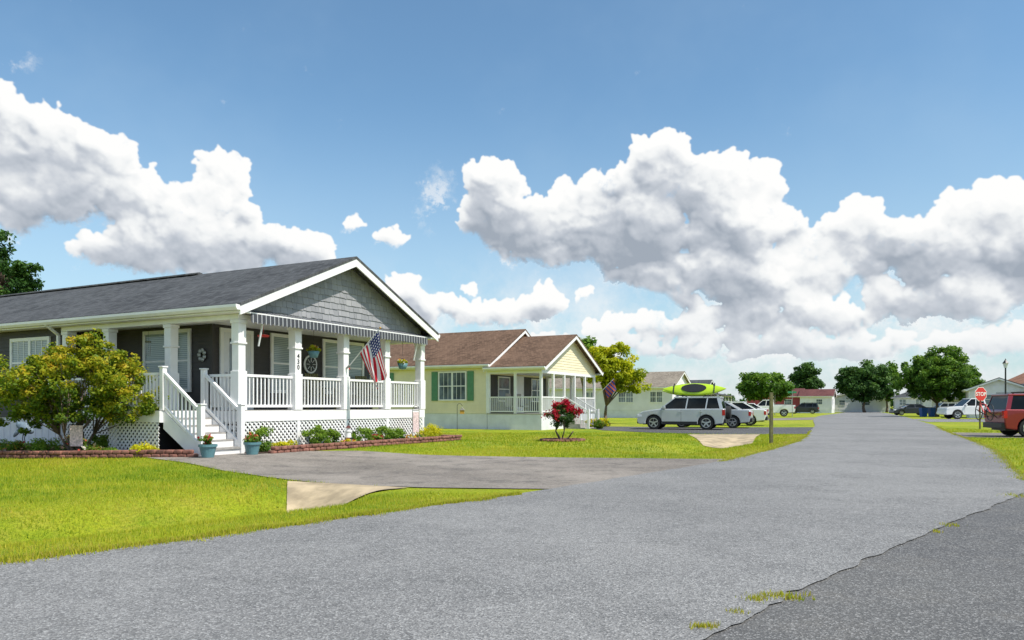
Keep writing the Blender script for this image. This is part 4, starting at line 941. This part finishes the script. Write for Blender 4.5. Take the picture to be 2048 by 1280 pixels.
# ------------------------------------------------------------------ sun
EL=math.radians(55); SD=Vector((.86,-.51)).normalized(); SV=Vector((SD.x*math.cos(EL),SD.y*math.cos(EL),math.sin(EL)))
sl=bpy.data.lights.new('sun','SUN'); sl.energy=5.0; sl.angle=math.radians(.5); sl.color=(1,.94,.84); so=bpy.data.objects.new('sun',sl); scene.collection.objects.link(so); so.rotation_euler=SV.to_track_quat('Z','Y').to_euler(); so.location=(20,-5,30)
# ------------------------------------------------------------------ cumulus field: puff height-field generated procedurally, by direction (azimuth, elevation tangent)
K=1500; AZ0,AZ1,T0,T1=-.78,.78,-.02,.56
NX=int((AZ1-AZ0)*K); NY=int((T1-T0)*K); cr=np.random.default_rng(11)
fx=np.fft.fftfreq(NX)[None,:]; fy=np.fft.fftfreq(NY)[:,None]; fr=np.sqrt(fx*fx+fy*fy); fr[0,0]=1
def blur(a,s): return np.real(np.fft.ifft2(np.fft.fft2(a)*np.exp(-2*(math.pi*s)**2*(fx*fx+fy*fy))))
def fbm(beta,lo=0.002):
    s=np.fft.fft2(cr.normal(0,1,(NY,NX)))*np.where(fr<lo,lo,fr)**(-beta); s[0,0]=0; r=np.real(np.fft.ifft2(s)); return r/r.std()
BL=[(-.597,.302,.137,.072),(-.669,.354,.072,.046),(-.669,.282,.098,.052),(-.512,.275,.059,.039),(-.408,.237,.065,.055),(-.375,.285,.032,.038),(-.329,.204,.085,.032),(-.43,.20,.09,.035),(-.473,.210,.078,.033),(-.552,.204,.052,.02),(-.264,.195,.033,.026),
(-.212,.239,.028,.009),(-.160,.222,.034,.012),(-.055,.153,.016,.006),(.092,.144,.016,.006),(-.025,.285,.036,.036),(.024,.243,.098,.046),(.205,.305,.060,.045),(.265,.290,.06,.04),(.2,.245,.17,.055),(.311,.238,.085,.055),(.05,.204,.085,.024),(.13,.22,.08,.04),(.442,.225,.055,.04),(.39,.20,.05,.03),(.612,.240,.068,.046),(.54,.197,.15,.044),(.703,.217,.098,.06),(.42,.18,.08,.035),(.278,.165,.14,.04),(.16,.17,.05,.02),(-.146,.140,.046,.024),(-.042,.122,.13,.019),(.037,.132,.055,.02),(.442,.128,.30,.03),(.605,.14,.14,.034),(.213,.106,.16,.018),(.376,.073,.33,.018),(-.3,.12,.2,.03),(.05,.08,.2,.014),(.30,.092,.2,.014),(.66,.09,.1,.018)]
Hh=np.full((NY,NX),-1e3)
def puff(x,y,r,z):
    x0=max(0,int(x-r));x1=min(NX,int(x+r)+2);y0=max(0,int(y-r));y1=min(NY,int(y+r)+2)
    if x1<=x0 or y1<=y0: return
    yy,xx=np.mgrid[y0:y1,x0:x1]; d=r*r-(xx-x)**2-(yy-y)**2
    h=np.where(d>0,z+np.sqrt(np.maximum(d,0)),-1e3); np.maximum(Hh[y0:y1,x0:x1],h,out=Hh[y0:y1,x0:x1])
for gx,gz,rx,rz_ in BL:
    c=math.cos(math.atan(gx)); X0=(math.atan(gx)-AZ0)*K; Y0=(gz*c-T0)*K; RX=rx*c*c*K; RY=rz_*c*K
    nb=int(14+6*RX/RY)
    for i in range(nb):
        a=cr.uniform(0,2*math.pi); q=cr.uniform(0,1)**.5*.82; px=X0+math.cos(a)*q*RX; py=Y0+math.sin(a)*q*RY*(1 if math.sin(a)>0 else .6)
        r=RY*cr.uniform(.32,.62)*(1.1-.5*abs(px-X0)/RX); zc=RY*math.sqrt(max(0,1-q*q))*.7; puff(px,py,r,zc)
        for j in range(8):
            a=cr.uniform(-.3,math.pi+.3); f=cr.uniform(.55,1.0); r2=r*cr.uniform(.22,.5); p2=px+math.cos(a)*r*f; q2=py+math.sin(a)*r*f; z2=zc+r*math.sqrt(max(0,1-f*f)); puff(p2,q2,r2,z2)
            if r2>3.:
                for k in range(5):
                    a2=cr.uniform(-.5,math.pi+.5); f2=cr.uniform(.5,1.0); r3=r2*cr.uniform(.28,.5); puff(p2+math.cos(a2)*r2*f2,q2+math.sin(a2)*r2*f2,r3,z2+r2*math.sqrt(max(0,1-f2*f2)))
wx=fbm(1.9,.008)*5.+fbm(1.2,.03)*1.8; wy=fbm(1.9,.008)*5.+fbm(1.2,.03)*1.8
yy,xx=np.mgrid[0:NY,0:NX]
xi=np.clip(xx+wx,0,NX-1).astype(int); yi=np.clip(yy+wy,0,NY-1).astype(int)
Hw=Hh[yi,xi]; Cv=(Hw>-500).astype(float); Hc=np.where(Cv>0,Hw,0.)
nz=fbm(1.35,.006); nlow=fbm(1.8,.003); soft=blur(Cv,1.8); wide=blur(Cv,9); b7=blur(Cv,8)
bot=sstep(np.roll(wide,-14,axis=0)-wide,.02,.35)
a_top=sstep(soft+.10*nz,.25,.85); a_bot=sstep(b7+.20*nz,.25,.95)
alpha=a_top*(1-bot)+a_bot*bot
Hf=np.where(Cv>0,Hc,-6.)
def shade(s,k):
    h=blur(Hf,s); gy,gx_=np.gradient(h); return np.clip((-gx_*.30-gy*.74+k*.6)/np.sqrt(gx_**2+gy**2+k*k),-.6,1)
l1=shade(1.8,1.3); l2=shade(6,.8); l3=shade(17,.45)
ov_=blur(Cv,22); up=np.roll(ov_,-26,axis=0); thick=sstep(up,.35,.95)
cav=np.clip((blur(Hf,2)-blur(Hf,12))/12,-1,1)
lum=.68+.09*l1+.16*l2+.20*l3-.48*thick*np.clip(.62+.28*nlow,.2,1.0)+.10*cav+.03*nz
lum=lum+.20*np.clip(1-wide*1.05,0,1)
lum=np.clip(blur(lum,.8),.0,1.)
wis=np.zeros((NY,NX))
for gx,gz,rx,rz_,st in((-.1,.269,.012,.030,.9),(-.115,.285,.010,.012,.6),(-.646,.449,.022,.008,.45)):
    X0=(math.atan(gx)-AZ0)*K; Y0=(gz*math.cos(math.atan(gx))-T0)*K; wis+=st*np.exp(-((xx-X0+wx*2)/(rx*K))**2-((yy-Y0+wy*2)/(rz_*K))**2)*np.clip(.25+.6*nz,0,1)
wis*=((np.abs(wis)>.02))
T_=yy/K+T0; veil=np.clip(.60+.35*nlow+.12*nz,0,1)*(1-sstep(T_,.07,.22))*.9*sstep(xx/K+AZ0,-.35,.05)
ex=np.maximum(np.clip(wis,0,.55),veil); lum=np.where(ex>alpha,np.clip(.80+.06*nlow,0,1),lum); alpha=1-(1-alpha)*(1-ex)
edge=sstep(xx,0,60)*(1-sstep(xx,NX-60,NX)); alpha=alpha*edge
img=bpy.data.images.new('cumulus_field',NX,NY,alpha=True,float_buffer=True); img.colorspace_settings.name='Non-Color'
buf=np.ones((NY,NX,4),np.float32); buf[...,0]=lum; buf[...,1]=alpha; buf[...,2]=0; img.pixels.foreach_set(buf.ravel()); img.update(); img.pack()
w=bpy.data.worlds.new('World'); scene.world=w; w.use_nodes=True; nt=w.node_tree; nt.nodes.clear(); b=NB(nt)
sky=b.n('ShaderNodeTexSky'); sky.sky_type='NISHITA'; sky.sun_disc=False; sky.sun_elevation=EL; sky.sun_rotation=math.atan2(SV.x,SV.y); sky.air_density=1.; sky.dust_density=1.; sky.ozone_density=1.5
tc=b.n('ShaderNodeTexCoord'); dx,dy,dz=b.xyz(b.v('NORMALIZE',tc.outputs['Generated']))[:3]
az=b.m('ARCTAN2',dx,dy); tt=b.m('DIVIDE',dz,b.m('SQRT',b.m('ADD',b.m('ADD',b.m('MULTIPLY',dx,dx),b.m('MULTIPLY',dy,dy)),1e-5)))
P0=b.comb(az,tt,0.)
uv=b.comb(b.m('DIVIDE',b.m('SUBTRACT',az,AZ0),AZ1-AZ0),b.m('DIVIDE',b.m('SUBTRACT',tt,T0),T1-T0),0.)
im=b.n('ShaderNodeTexImage',image=img,extension='CLIP',interpolation='Cubic'); b.put(im.inputs[0],uv)
lumS,alS=b.xyz(im.outputs[0])[:2]; alS=b.m('MULTIPLY',alS,im.outputs[1])
g=b.ss(b.noise(P0,4.,6,.55),.52,.60); k=b.ss(b.m('ABSOLUTE',az),.76,.86); gen=b.m('MULTIPLY',b.m('MULTIPLY',g,k),b.ss(tt,1.6,.9))
al=b.m('MAXIMUM',alS,gen); br=b.mix(k,lumS,(.75,.75,.75,1))
rampn=b.n('ShaderNodeValToRGB'); b.put(rampn.inputs[0],br); e=rampn.color_ramp.elements
e[0].position=.12; e[0].color=(.36,.41,.48,1); e[1].position=.95; e[1].color=(1.0,1.0,.99,1); q=e.new(.45); q.color=(.58,.62,.68,1); q=e.new(.72); q.color=(.88,.90,.91,1)
hz2=b.ss(tt,.02,.13,.55,0.); ccol=b.mix(hz2,rampn.outputs[0],(.80,.84,.87,1))
skc=b.v('MULTIPLY',b.v('SCALE',sky.outputs[0],None,.15),(.88,1.10,1.12))
haze=b.ss(tt,.0,.42,1.,0.); skyc=b.mix(b.m('MULTIPLY',haze,.52),skc,(.60,.74,.84,1))
nv_=b.noise(P0,2.2,5,.6); skyc=b.mix(b.ss(nv_,.45,.8,0.,.18),skyc,(.52,.69,.84,1))
al=b.m('MULTIPLY',al,b.m('GREATER_THAN',dz,-.02)); fin=b.mix(al,skyc,ccol)
bg=b.n('ShaderNodeBackground'); b.put(bg.inputs[0],fin); bg.inputs[1].default_value=1.0
ow=b.n('ShaderNodeOutputWorld'); b.put(ow.inputs[0],bg.outputs[0])
# ------------------------------------------------------------------ camera
cd=bpy.data.cameras.new('camera'); cam=bpy.data.objects.new('camera',cd); scene.collection.objects.link(cam); cam.location=(0,0,CAMH); cam.rotation_euler=(math.pi/2,0,0)
cd.lens=26.9; cd.sensor_width=36; cd.shift_y=.084; cd.clip_end=8000; cd.clip_start=.05; scene.camera=cam
